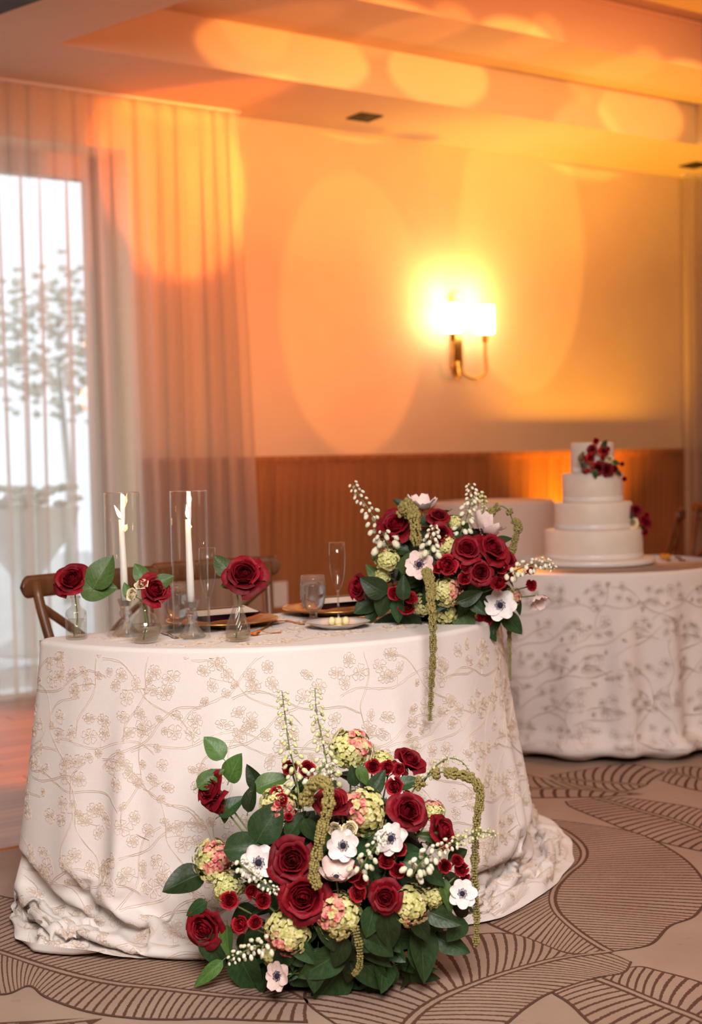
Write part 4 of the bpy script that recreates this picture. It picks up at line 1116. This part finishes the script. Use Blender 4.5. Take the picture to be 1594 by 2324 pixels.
def amaranth(pts, r, parent, seed, stem_from=0.0, gaps=None):
    """knobbly rope of tiny green blooms along a path"""
    rnd = random.Random(seed); L = sum((Vector(pts[k + 1]) - Vector(pts[k])).length for k in range(len(pts) - 1))
    N = max(20, int(L / .0045)); P = spline(pts, N); f = MB()
    f.tube(P, .0022, 5)
    o = f.build('amaranth_tassel', M['stem'], parent); f = MB()
    for k, p in enumerate(P):
        t = k / (N - 1)
        if gaps and any(a < t < b for a, b in gaps): continue
        rr = (r(t) if callable(r) else r) * (1 + .22 * math.sin(k * .9) * math.sin(k * .31 + seed))
        for q in range(9):
            a = q * 2 * PI / 9 + k * .7 + rnd.uniform(-.3, .3); tn = (P[min(k + 1, N - 1)] - P[max(k - 1, 0)]).normalized(); n1 = tn.orthogonal().normalized(); n2 = tn.cross(n1)
            f.blob(p + (n1 * math.cos(a) + n2 * math.sin(a)) * rr * rnd.uniform(.7, 1), rr * rnd.uniform(.27, .42), 5, 3)
    stuff(f.build('blooms', M['amar'], o)); return o
def bell_spike(pts, parent, seed, n=34, size=.0075, mat='bell', start=.15, spread=1.0):
    rnd = random.Random(seed); P = spline(pts, 40); f = MB(); f.tube(P, [.0024 - .0014 * k / 39 for k in range(40)], 5); o = f.build('bell_spike', M['stem'], parent); f = MB()
    for k in range(n):
        t = start + (1 - start) * (k / (n - 1)); p = P[min(39, int(t * 39))]; s = size * (1.1 - .62 * t) * rnd.uniform(.85, 1.15)
        a = k * 2.4; tn = (P[min(39, int(t * 39) + 1)] - P[max(0, int(t * 39) - 1)]).normalized(); n1 = tn.orthogonal().normalized(); n2 = tn.cross(n1)
        dr = (n1 * math.cos(a) + n2 * math.sin(a)); q = p + dr * s * 1.7 * spread + tn * s * .2
        f.tube([p, q], .0006, 3, mi=1)
        ax = (dr * .6 + Vector((0, 0, -.6))).normalized(); Mx = face_to((0, 0, 0), ax, 0, 1).to_3x3()
        f.blob(q + ax * s * .4, (s * .62, s * .62, s * .85), 6, 4, M=Mx)
    stuff(f.build('bells', [M[mat], M['stem']], o)); return o
# ------------------------------------------------------------------ arrangements
class Arr:
    def __init__(s, T, C, R, org, sc):
        s.T, s.C, s.R, s.org, s.sc = T, Vector(C), R, org, sc
        s.o0 = T.location.copy(); s.k = 0; s.foot = Vector((C[0], C[1], s.o0.z + .04)) - s.o0
    def px(s, x, y): return s.org[0] + x / s.sc, s.org[1] + y / s.sc
    def hit(s, x, y, out=0.0, Y=None):
        """point on the mound under a photo crop position, its outward normal and metres per crop pixel there"""
        a, b = s.px(x, y); d = ray(a, b); o = Vector((0, 0, CAMZ)); k = (1 + out)
        if Y is None:
            q = Vector([(o[i] - s.C[i]) / (s.R[i] * k) for i in range(3)]); w = Vector([d[i] / (s.R[i] * k) for i in range(3)])
            A, B, Cc = w.dot(w), 2 * q.dot(w), q.dot(q) - 1; D = B * B - 4 * A * Cc
            t = (-B - math.sqrt(D)) / (2 * A) if D > 0 else -B / (2 * A)
        else: t = (s.C.y + Y) / d.y
        p = o + d * t; n = Vector([(p[i] - s.C[i]) / s.R[i] ** 2 for i in range(3)]).normalized()
        return p - s.o0, n, t / FPX / s.sc
    def face(s, n, f):
        if f: return CR * f[0] + CU * f[1] + CB * f[2]
        return n * .7 + CB * .55 + Vector((0, 0, .15))
    def rose(s, x, y, r, f=None, kind='red', full=True, out=.0, Y=None):
        s.k += 1; p, n, m = s.hit(x, y, out, Y); return rose(kind, p, s.face(n, f), r * m, s.T, s.k, full, s.foot)
    def spray(s, x, y, r, f=None, kind='scarlet', out=.02, Y=None): return s.rose(x, y, r * 1.22, f, kind, False, out, Y)
    def anem(s, x, y, r, f=None, mat='white_p', cup='open', out=.03, Y=None):
        s.k += 1; p, n, m = s.hit(x, y, out, Y); return anemone(mat, p, s.face(n, f), r * m, s.T, cup, s.k, s.foot)
    def hyd(s, x, y, r, kind='g', out=-.12, f=None, Y=None):
        s.k += 1; p, n, m = s.hit(x, y, out, Y); return hydrangea(kind, p, s.face(n, f), r * m, s.T, s.k, s.foot)
    def leaf(s, x, y, L, ang, kind='ovate', mat='leaf', out=-.02, Y=None, tilt=None):
        s.k += 1; rnd = random.Random(s.k); p, n, m = s.hit(x, y, out, Y); a = math.radians(ang)
        td = CR * math.cos(a) + CU * math.sin(a) + CB * rnd.uniform(-.1, .35)
        nn = CB * .8 + n * .35 + Vector((rnd.uniform(-.4, .4), 0, rnd.uniform(.0, .5)))
        return leaf(p, td, nn, L * m * 1.35, s.T, kind, mat)
    def path(s, pts): return [s.hit(x, y, 0, Y)[0] for x, y, Y in pts]
    def fill(s, n, sc, L, seed, zmin, mat='leaf', zmax=9):
        rnd = random.Random(seed)
        for k in range(n):
            while True:
                d = Vector((rnd.gauss(0, 1), rnd.gauss(0, 1) - .5, rnd.gauss(0, 1))).normalized()
                p = Vector([s.C[i] + d[i] * s.R[i] * sc * rnd.uniform(.8, 1.05) for i in range(3)])
                if zmin < p.z < zmax: break
            td = Vector((d.x, d.y * .5, d.z * .5 - .25)) + Vector((rnd.uniform(-.7, .7), rnd.uniform(-.5, .5), rnd.uniform(-.5, .5)))
            leaf(p - s.o0, td, d + Vector((0, -.3, .3)), L * rnd.uniform(.75, 1.25), s.T, rnd.choice(('ovate', 'ovate', 'round', 'long')), mat)
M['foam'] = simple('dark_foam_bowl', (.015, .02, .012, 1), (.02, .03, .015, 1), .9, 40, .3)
def foam(T, r, h):
    f = MB(); f.lathe([(0, 0), (r * .9, 0), (r, h * .3), (r * .95, h * .7), (r * .6, h), (0, h * 1.05)], 20); f.build('foam_bowl', M['foam'], T)
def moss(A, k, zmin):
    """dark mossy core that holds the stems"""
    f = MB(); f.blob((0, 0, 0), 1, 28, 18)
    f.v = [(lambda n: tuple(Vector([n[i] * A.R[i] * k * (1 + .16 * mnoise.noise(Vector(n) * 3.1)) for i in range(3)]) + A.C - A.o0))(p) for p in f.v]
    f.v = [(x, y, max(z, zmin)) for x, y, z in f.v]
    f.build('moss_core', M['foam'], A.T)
# --- floor arrangement leaning on the cloth
T = thing('floral_arrangement', 'large red, white and green floral arrangement lying on the carpet before the table', 'flowers', (-.03, 3.26, 0))
A = Arr(T, (-.03, 3.22, .25), (.34, .19, .29), (360, 1540), 1.9925); foam(T, .10, .08); moss(A, .60, .012)
for x, y, r, f in ((240, 500, 80, (-.8, .45, .6)), (1135, 372, 72, (.45, .75, .5)), (605, 822, 96, (.0, .25, 1)), (655, 988, 104, (-.02, .1, 1)), (1025, 990, 68, (-.1, .05, 1)), (205, 1130, 84, (-.35, -.05, .9)),
                   (1130, 602, 86, (.25, .45, .8)), (790, 560, 78, (.1, .7, .6)), (1290, 690, 70, (.7, .4, .5)), (255, 570, 50, (-.5, -.5, .8))):
    A.rose(x, y, r, f, out=.06)
for x, y, r in ((595, 405, 34), (672, 410, 36), (970, 400, 34), (1035, 405, 34), (1088, 412, 30), (1070, 487, 40), (535, 515, 28), (558, 550, 30), (588, 627, 20), (320, 1005, 40), (420, 965, 32), (470, 1005, 36), (370, 1112, 38), (438, 1105, 32),
                (1035, 825, 38), (1080, 868, 36), (1092, 772, 30), (905, 970, 40), (915, 918, 34), (880, 885, 38), (1295, 850, 30), (1350, 825, 28), (1372, 865, 32), (1386, 900, 22)):
    A.spray(x, y, r, (random.uniform(-.4, .4), random.uniform(.2, .7), .8))
for x, y, r, k in ((870, 325, 100, 'm'), (1015, 385, 62, 'g'), (925, 600, 108, 'm'), (545, 575, 88, 'p'), (252, 825, 95, 'p'), (315, 945, 74, 'g'), (585, 1140, 108, 'p'), (810, 1068, 110, 'm'), (1135, 1022, 95, 'm'), (1245, 600, 52, 'p'), (520, 1245, 58, 'g'), (1243, 990, 48, 'g')):
    A.hyd(x, y, r, k)
for x, y, r, f, m, c in ((452, 832, 82, (.1, .2, 1), 'white_p', 'open'), (835, 755, 72, (-.05, .15, 1), 'white_p', 'open'), (1050, 722, 78, (-.5, .45, .8), 'white_p', 'open'), (805, 875, 78, (.05, .9, .45), 'blush', 'cup'), (1375, 972, 64, (.1, .35, .9), 'white_p', 'open'), (535, 1345, 66, (-.6, .2, .8), 'blush', 'open')):
    A.anem(x, y, r, f, m, c, out=.10)
A.spray(865, 680, 34, None, 'cream'); A.spray(798, 682, 30, None, 'cream')
for x, y, L, a, k, m in ((252, 312, 100, 130, 'round', 'leaf2'), (340, 405, 110, 70, 'round', 'leaf2'), (235, 450, 110, 35, 'ovate', 'leaf2'), (430, 450, 100, 120, 'ovate', 'leaf'), (512, 468, 130, 25, 'ovate', 'leaf2'), (495, 650, 160, 60, 'round', 'leaf'),
                         (410, 760, 180, 10, 'ovate', 'leaf'), (112, 915, 150, 195, 'round', 'leaf'), (880, 440, 75, 100, 'ovate', 'leaf'), (925, 440, 75, -60, 'ovate', 'leaf2'), (415, 540, 100, 80, 'ovate', 'leaf'), (330, 575, 110, 40, 'ovate', 'leaf'),
                         (300, 620, 60, -100, 'ovate', 'leaf2'), (1305, 985, 130, -70, 'long', 'leaf2'), (1230, 715, 110, 170, 'long', 'leaf2'), (1285, 1080, 130, -20, 'ovate', 'leaf'), (1345, 1140, 100, -120, 'round', 'leaf'), (1042, 1140, 150, -80, 'ovate', 'leaf'),
                         (940, 1190, 110, -30, 'round', 'leaf'), (712, 1320, 150, -95, 'ovate', 'leaf'), (400, 1335, 170, -70, 'round', 'leaf'), (250, 1235, 140, -60, 'ovate', 'leaf'), (225, 1335, 130, -140, 'long', 'leaf2'), (650, 1230, 120, -50, 'ovate', 'leaf'),
                         (820, 1240, 120, -110, 'ovate', 'leaf'), (1000, 1205, 130, -40, 'ovate', 'leaf'), (560, 970, 70, 80, 'ovate', 'leaf'), (560, 1270, 120, -120, 'ovate', 'leaf'), (770, 1160, 120, -70, 'ovate', 'leaf'), (960, 1100, 110, -100, 'round', 'leaf'),
                         (1190, 1130, 110, -60, 'ovate', 'leaf'), (310, 1190, 110, -90, 'ovate', 'leaf2'), (170, 1040, 90, -150, 'ovate', 'leaf'), (620, 660, 110, 60, 'ovate', 'leaf'), (990, 470, 100, 60, 'ovate', 'leaf'), (1130, 470, 90, 20, 'ovate', 'leaf'),
                         (690, 690, 100, -60, 'ovate', 'leaf'), (1180, 830, 110, 0, 'ovate', 'leaf'), (760, 730, 90, 80, 'long', 'leaf2'), (1250, 900, 90, -40, 'ovate', 'leaf'), (480, 920, 90, -20, 'ovate', 'leaf')):
    A.leaf(x, y, L, a, k, m)
A.fill(150, .82, .08, 3, .03); A.fill(48, .96, .115, 4, .015, zmax=.13)
sp = lambda pts: [Vector(p) for p in pts]
amaranth(A.path([(660, 560, -.17), (690, 490, -.19), (735, 462, -.21), (768, 500, -.22), (765, 590, -.23), (740, 680, -.235), (715, 790, -.24), (700, 880, -.245), (722, 945, -.245)]), lambda t: .013 - .003 * t, T, 1)
amaranth(A.path([(1130, 540, -.05), (1190, 460, -.05), (1270, 425, -.05), (1340, 430, -.06), (1420, 455, -.07), (1455, 520, -.08), (1440, 640, -.09), (1432, 780, -.10), (1430, 930, -.11), (1440, 1080, -.12), (1436, 1212, -.13)]), lambda t: .0125 - .006 * t, T, 2, gaps=((.02, .05), (.10, .16), (.2, .235)))
amaranth(A.path([(890, 1125, -.22), (905, 1200, -.23), (912, 1270, -.235), (905, 1310, -.23), (882, 1340, -.23)]), lambda t: .008 - .002 * t, T, 3)
bell_spike(A.path([(640, 560, -.10), (620, 430, -.07), (590, 300, -.05), (572, 160, -.03), (558, 55, -.02)]), T, 1, 54, .0105, 'bud', .1, 1.15)
bell_spike(A.path([(790, 500, -.09), (765, 400, -.06), (740, 270, -.04), (715, 150, -.02), (708, 45, -.01)]), T, 2, 50, .0105, 'bud', .1, 1.15)
bell_spike(A.path([(1140, 900, -.20), (1190, 830, -.21), (1260, 775, -.21), (1340, 740, -.2)]), T, 3, 34, .012, 'bell', .05)
bell_spike(A.path([(1340, 740, -.15), (1420, 705, -.15), (1480, 695, -.15), (1530, 712, -.15)]), T, 4, 30, .007, 'bud', .0)
bell_spike(A.path([(900, 880, -.22), (950, 800, -.24), (1000, 730, -.24), (1030, 690, -.23)]), T, 5, 30, .0095, 'bell', .0)
bell_spike(A.path([(360, 830, -.17), (420, 880, -.2), (500, 940, -.21), (540, 960, -.21)]), T, 6, 34, .008, 'bell', .0)
bell_spike(A.path([(500, 1200, -.2), (430, 1215, -.22), (370, 1245, -.22), (320, 1275, -.22)]), T, 7, 30, .010, 'bell', .0)
bell_spike(A.path([(1180, 500, -.04), (1240, 410, -.04), (1310, 362, -.04), (1370, 375, -.05), (1408, 420, -.06)]), T, 8, 30, .006, 'bud', .1)
bell_spike(A.path([(700, 480, -.1), (715, 440, -.1), (760, 390, -.1), (800, 440, -.1)]), T, 9, 22, .010, 'bell', .0)
# --- arrangement on the table's end
TB = fl(1010, 1410, TT)
T = thing('floral_arrangement', 'red rose and blush anemone arrangement spilling over the end of the sweetheart table', 'flowers', (.27, 4.05, TT))
A = Arr(T, (.27, 4.02, .935), (.225, .20, .17), (600, 1070), 2.277); foam(T, .09, .08); moss(A, .66, .012)
for x, y, r, f in ((680, 275, 88, (-.35, .6, .7)), (900, 230, 54, (.1, .7, .6)), (915, 320, 54, (0, .4, .9)), (1050, 400, 70, (.1, .45, .9)), (1180, 400, 90, (.4, .55, .7)), (1118, 522, 62, (.1, .1, 1)), (490, 595, 66, (-.75, .1, .6)), (1265, 455, 45, (.6, .3, .7))):
    A.rose(x, y, r, f, out=.05)
for x, y, r in ((945, 485, 54), (1040, 495, 34), (1035, 558, 34), (1232, 500, 34), (1215, 578, 42), (1252, 540, 32), (1378, 590, 30), (1375, 515, 22), (675, 632, 38), (752, 655, 38), (735, 700, 46), (705, 640, 28), (1140, 765, 42), (665, 345, 28), (900, 500, 34)):
    A.spray(x, y, r, (random.uniform(-.4, .4), random.uniform(.1, .6), .8))
for x, y, r, k in ((640, 460, 66, 'm'), (612, 540, 44, 'g'), (945, 620, 80, 'p'), (940, 720, 72, 'g'), (942, 385, 60, 'g'), (815, 690, 58, 'g'), (1282, 650, 50, 'm'), (985, 265, 40, 'g')):
    A.hyd(x, y, r, k)
for x, y, r, f, m, c in ((817, 165, 74, (.0, .95, .25), 'blush', 'cup'), (800, 480, 80, (-.35, .25, .8), 'blush', 'open'), (1150, 285, 88, (.45, .8, -.2), 'blush', 'cup'), (1220, 690, 80, (-.1, .1, 1), 'white_p', 'open'), (1412, 665, 56, (.35, -.75, .5), 'blush', 'cup')):
    A.anem(x, y, r, f, m, c, out=.08)
for x, y, L, a, k, m in ((565, 595, 120, 150, 'round', 'leaf'), (522, 692, 105, 210, 'round', 'leaf'), (612, 690, 100, 250, 'round', 'leaf'), (640, 790, 160, 200, 'ovate', 'leaf'), (768, 785, 150, 290, 'ovate', 'leaf'), (550, 752, 90, 230, 'ovate', 'leaf'), (700, 165, 60, 140, 'ovate', 'leaf'), (862, 245, 90, 30, 'ovate', 'leaf'),
                         (1065, 650, 110, 20, 'ovate', 'leaf'), (1035, 785, 120, 280, 'round', 'leaf2'), (950, 815, 110, 250, 'ovate', 'leaf'), (1080, 850, 90, 300, 'ovate', 'leaf'), (1285, 785, 120, 310, 'ovate', 'leaf'), (580, 440, 70, 120, 'ovate', 'leaf2'), (690, 720, 100, 270, 'ovate', 'leaf'), (1190, 785, 90, 260, 'ovate', 'leaf'),
                         (900, 850, 110, 265, 'ovate', 'leaf'), (735, 470, 100, 70, 'ovate', 'leaf2'), (560, 520, 80, 130, 'ovate', 'leaf2'), (1100, 700, 90, 320, 'ovate', 'leaf'), (1310, 690, 90, 290, 'long', 'leaf'), (1155, 450, 110, 10, 'ovate', 'leaf'), (1170, 830, 90, 310, 'ovate', 'leaf'), (820, 860, 120, 240, 'ovate', 'leaf'), (720, 600, 100, 90, 'ovate', 'leaf'), (1000, 840, 100, 290, 'ovate', 'leaf'), (660, 830, 110, 190, 'ovate', 'leaf')):
    A.leaf(x, y, L, a, k, m, out=.13 if y > 560 else -.04)
A.fill(110, .84, .07, 13, .785); A.fill(30, .95, .075, 14, .775, zmax=.86)
amaranth(A.path([(720, 215, -.13), (738, 180, -.15), (770, 215, -.17), (780, 290, -.19), (790, 380, -.20)]), lambda t: .019 - .006 * t, T, 11)
amaranth(A.path([(840, 520, -.27), (858, 580, -.36), (862, 660, -.40), (870, 780, -.42), (872, 950, -.43), (865, 1100, -.43), (856, 1285, -.43)]), lambda t: .0135 - .008 * t, T, 12)
amaranth(A.path([(1110, 260, .0), (1135, 235, .0), (1180, 205, .0), (1220, 178, .0), (1262, 200, 0), (1285, 250, 0), (1315, 275, 0), (1300, 340, 0), (1275, 420, -.03)]), lambda t: .0115 - .002 * t, T, 13, gaps=((.12, .2), (.36, .5), (.56, .62)))
amaranth(A.path([(1262, 740, -.04), (1266, 830, .02), (1270, 940, .02), (1272, 1080, .02)]), lambda t: .008 - .005 * t, T, 14)
bell_spike(A.path([(640, 420, -.08), (600, 330, -.06), (555, 220, -.04), (495, 130, -.03), (455, 62, -.02)]), T, 11, 40, .013, 'bell', .1)
bell_spike(A.path([(985, 400, -.12), (1020, 310, -.10), (1055, 210, -.08), (1070, 130, -.06), (1066, 62, -.05)]), T, 12, 46, .013, 'bell', .1)
bell_spike(A.path([(1080, 180, -.02), (1110, 118, -.02), (1138, 160, -.02), (1128, 230, -.02)]), T, 13, 26, .009, 'bud', .1, .6)
bell_spike(A.path([(1230, 540, -.14), (1300, 510, -.14), (1390, 480, -.13), (1460, 468, -.13), (1495, 505, -.13)]), T, 14, 44, .0115, 'bell', .05)
bell_spike(A.path([(860, 440, -.2), (860, 380, -.2), (870, 320, -.2), (885, 280, -.2)]), T, 15, 30, .0125, 'bell', .0)
bell_spike(A.path([(640, 400, -.12), (625, 350, -.12), (610, 310, -.12)]), T, 16, 12, .018, 'bell', .0)
# --- single blooms in the bud vases
def vase_rose(key, label, px, py, rpx, f, leaves, cream=()):
    V = VASE[key]; Y = V.y - .005; p = dp(px, py, Y); m = Y / FPX
    neck = V + Vector((0, 0, .02)); d = CR * f[0] + CU * f[1] + CB * f[2]
    o = rose('red', p, d, rpx * m, None, len(label), True, None, 'rose_stem')
    tag(o, label, 'rose', 'roses in the bud vases')
    mo = MX[o.name]; inv = mo.inverted(); H = {'a': .115, 'b': .105, 'c': .15}[key]
    f2 = MB(); f2.tube(spline([inv @ q for q in (mo @ Vector((0, 0, -.05)), V + Vector((0, 0, H)), V + Vector((.004, 0, H * .5)), V + Vector((-.006, 0, .008)))], 12), .0022 / (rpx * m), 6); f2.build('stem', M['stem'], o)
    for x, y, L, a, k in leaves:
        c = dp(x, y, Y + (-.02 if key == 'a' else .014)); q = math.radians(a); td = CR * math.cos(q) + CU * math.sin(q)
        leaf(c, td, CB + Vector((0, 0, .35)), L * m, o, k, 'leaf2', True, inv)
    for x, y, r, ff in cream:
        c = dp(x, y, Y - .015); w = rose('cream', c, CR * ff[0] + CU * ff[1] + CB * ff[2], r * m, None, int(x), False, None, 'spray_rose_stem')
        tag(w, 'cream spray rose bud in the round bud vase, ' + ('upper one beside the red rose' if y < 1335 else 'lower one at its edge'), 'rose', 'cream spray roses')
        mw = MX[w.name]; iv = mw.inverted(); f2 = MB(); f2.tube(spline([iv @ q for q in (mw @ Vector((0, 0, -.05)), V + Vector((-.004, -.004, H)), V + Vector((.0, 0, .03)))], 10), .0016 / (r * m), 5); f2.build('stem', M['stem'], w)
vase_rose('a', 'open red rose with two broad leaves in the ribbed bottle vase', 163, 1315, 40, (-.1, .55, .8), ((232, 1298, 88, 62, 'round'), (222, 1335, 86, 5, 'round')))
vase_rose('b', 'dark red rose leaning right in the round bud vase', 352, 1338, 36, (.45, .5, .7), ((318, 1300, 50, 120, 'round'), (372, 1318, 50, 30, 'round'), (288, 1340, 40, 110, 'ovate')), ((322, 1329, 19, (-.1, .7, .6)), (300, 1350, 17, (-.5, .3, .8))))
vase_rose('c', 'wide open red rose with small leaves in the twisted bud vase', 554, 1304, 46, (-.02, .5, .85), ((504, 1283, 58, 125, 'round'), (520, 1326, 46, 190, 'ovate'), (590, 1315, 36, 0, 'ovate')))

# ================================================================== the wedding cake
M['fondant'] = simple('ivory_buttercream', (.80, .71, .62, 1), (.77, .68, .59, 1), .5, 25, .04)
M['satin'] = simple('satin_ribbon', (.82, .76, .72, 1), (.78, .72, .68, 1), .28, 20)
ZB = TZ + .006
CC = Vector((CK.x - .008, CK.y - .03, ZB))
t = thing('cake_board', 'round white cake board edged with satin ribbon under the wedding cake', 'cake board', CC)
f = MB(); f.lathe([(0, 0), (.262, 0), (.264, .002), (.264, .022), (.262, .024), (0, .024)], 64); f.build('disc', M['fondant'], t)
f = MB(); f.lathe([(.2655, .003), (.2662, .004), (.2662, .02), (.2655, .021)], 64); f.build('ribbon', M['satin'], t)
t = thing('wedding_cake', 'four-tier ivory wedding cake with satin bands on the embroidered table', 'cake', CC + Vector((0, 0, .0245)))
z = 0
TOPS = []
for r, h in ((.214, .128), (.170, .118), (.132, .128), (.094, .133)):
    f = MB(); f.lathe([(0, z), (r - .002, z), (r, z + .003), (r, z + h - .006), (r - .002, z + h - .002), (r - .006, z + h), (0, z + h)], 64); o = f.build('tier', M['fondant'], t)
    f = MB(); f.lathe([(r + .0005, z + .002), (r + .0016, z + .003), (r + .0016, z + .024), (r + .0005, z + .025)], 64); f.build('ribbon', M['satin'], o)
    z += h; TOPS.append(z)
def cake_flowers(label, items, Y, org, sc):
    q = dp(org[0] + items[0][1] / sc, org[1] + items[0][2] / sc, Y)
    t = thing('cake_flower_spray', label, 'flowers', q, 0, 'flower sprays on the cake')
    for k, it in enumerate(items):
        c = dp(org[0] + it[1] / sc, org[1] + it[2] / sc, Y + (it[4] if len(it) > 4 else 0)) - q; m = Y / FPX / sc; d = CB + CU * random.uniform(.0, .7) + CR * random.uniform(-.4, .5)
        if it[0] == 'r': rose('red', c, d, it[3] * 1.12 * m, t, k + 50, True)
        elif it[0] == 's': rose('scarlet', c, d, it[3] * m, t, k + 80, False)
        elif it[0] == 'w': rose('cream', c, d, it[3] * m, t, k + 90, True)
        else:
            a = math.radians(it[5]); leaf(c, CR * math.cos(a) + CU * math.sin(a), CB + CU * .3, it[3] * m, t, 'ovate', 'leaf')
    return t
cake_flowers('dark red rose spray cascading down the top tier of the cake', [('r', 830, 440, 70), ('r', 940, 455, 70), ('r', 735, 320, 56), ('r', 765, 215, 48), ('r', 900, 235, 58), ('s', 812, 115, 48), ('s', 955, 210, 40), ('s', 890, 330, 34), ('w', 975, 330, 46, .03), ('r', 1040, 450, 44),
             ('s', 712, 470, 40), ('s', 1130, 390, 32), ('s', 1155, 570, 36), ('l', 640, 300, 140, 0, 70), ('l', 670, 440, 150, .01, 110), ('l', 805, 510, 130, -.01, -80), ('l', 915, 150, 130, 0, 60), ('l', 1060, 375, 110, 0, -20), ('l', 1090, 500, 110, .0, -35), ('l', 770, 400, 120, .0, -60)], CC.y - .135, (1200, 980), 5.313)
cake_flowers('small dark red and cream rose spray on the side of the second tier', [('r', 570, 830, 110), ('r', 400, 620, 90), ('s', 590, 720, 75), ('s', 380, 710, 60), ('w', 330, 850, 105), ('s', 570, 1030, 72), ('l', 310, 660, 240, .0, 95), ('l', 560, 960, 200, .01, -60)], CC.y - .09, (1394, 1080), 7.97)
# --- loose things on the cake table
M['yellow'] = petal_mat('yellow_petal', (.85, .40, .02, 1), (.80, .34, .02, 1), .05)
p = fl(1511, 1271, TZ + .005)
f = MB()
for k in range(9):
    f.grid(petal_fn(.03, .4 + .05 * k, .4 + .07 * k, .9 - .03 * k, .9, .3, k, k * 2.4), 6, 5)
o = f.build('yellow_bloom', M['yellow']); o.matrix_world = Matrix.Translation(p) @ Matrix.Scale(.034, 4); tag(o, 'loose yellow flower head lying on the cake table', 'flower')
M['twig'] = simple('brown_leaf', (.30, .17, .05, 1), (.22, .12, .04, 1), .7)
for k, (x, y, lab) in enumerate(((1540, 1269, 'small brown fallen leaf on the cake table, nearer the yellow flower'), (1549, 1275, 'small brown fallen leaf on the cake table, nearer the table edge'), (1518, 1276, 'small brown fallen leaf just under the yellow flower'))):
    p = fl(x, y, TZ + .005); f = MB()
    f.grid(lambda u, v: ((2 * u - 1) * .011 * math.sin(PI * (.08 + .84 * v)), (v - .5) * .034, .003 + .006 * (2 * u - 1) ** 2 + .004 * v), 4, 8)
    f.grid(lambda u, v: ((1 - 2 * u) * .011 * math.sin(PI * (.08 + .84 * v)), (v - .5) * .034, .0015 + .006 * (2 * u - 1) ** 2 + .004 * v), 4, 8)
    o = f.build('fallen_leaf', M['twig']); o.location = p; o.rotation_euler = (0, 0, k * 1.1 + .8); tag(o, lab, 'leaf', 'fallen leaves on the cake table')
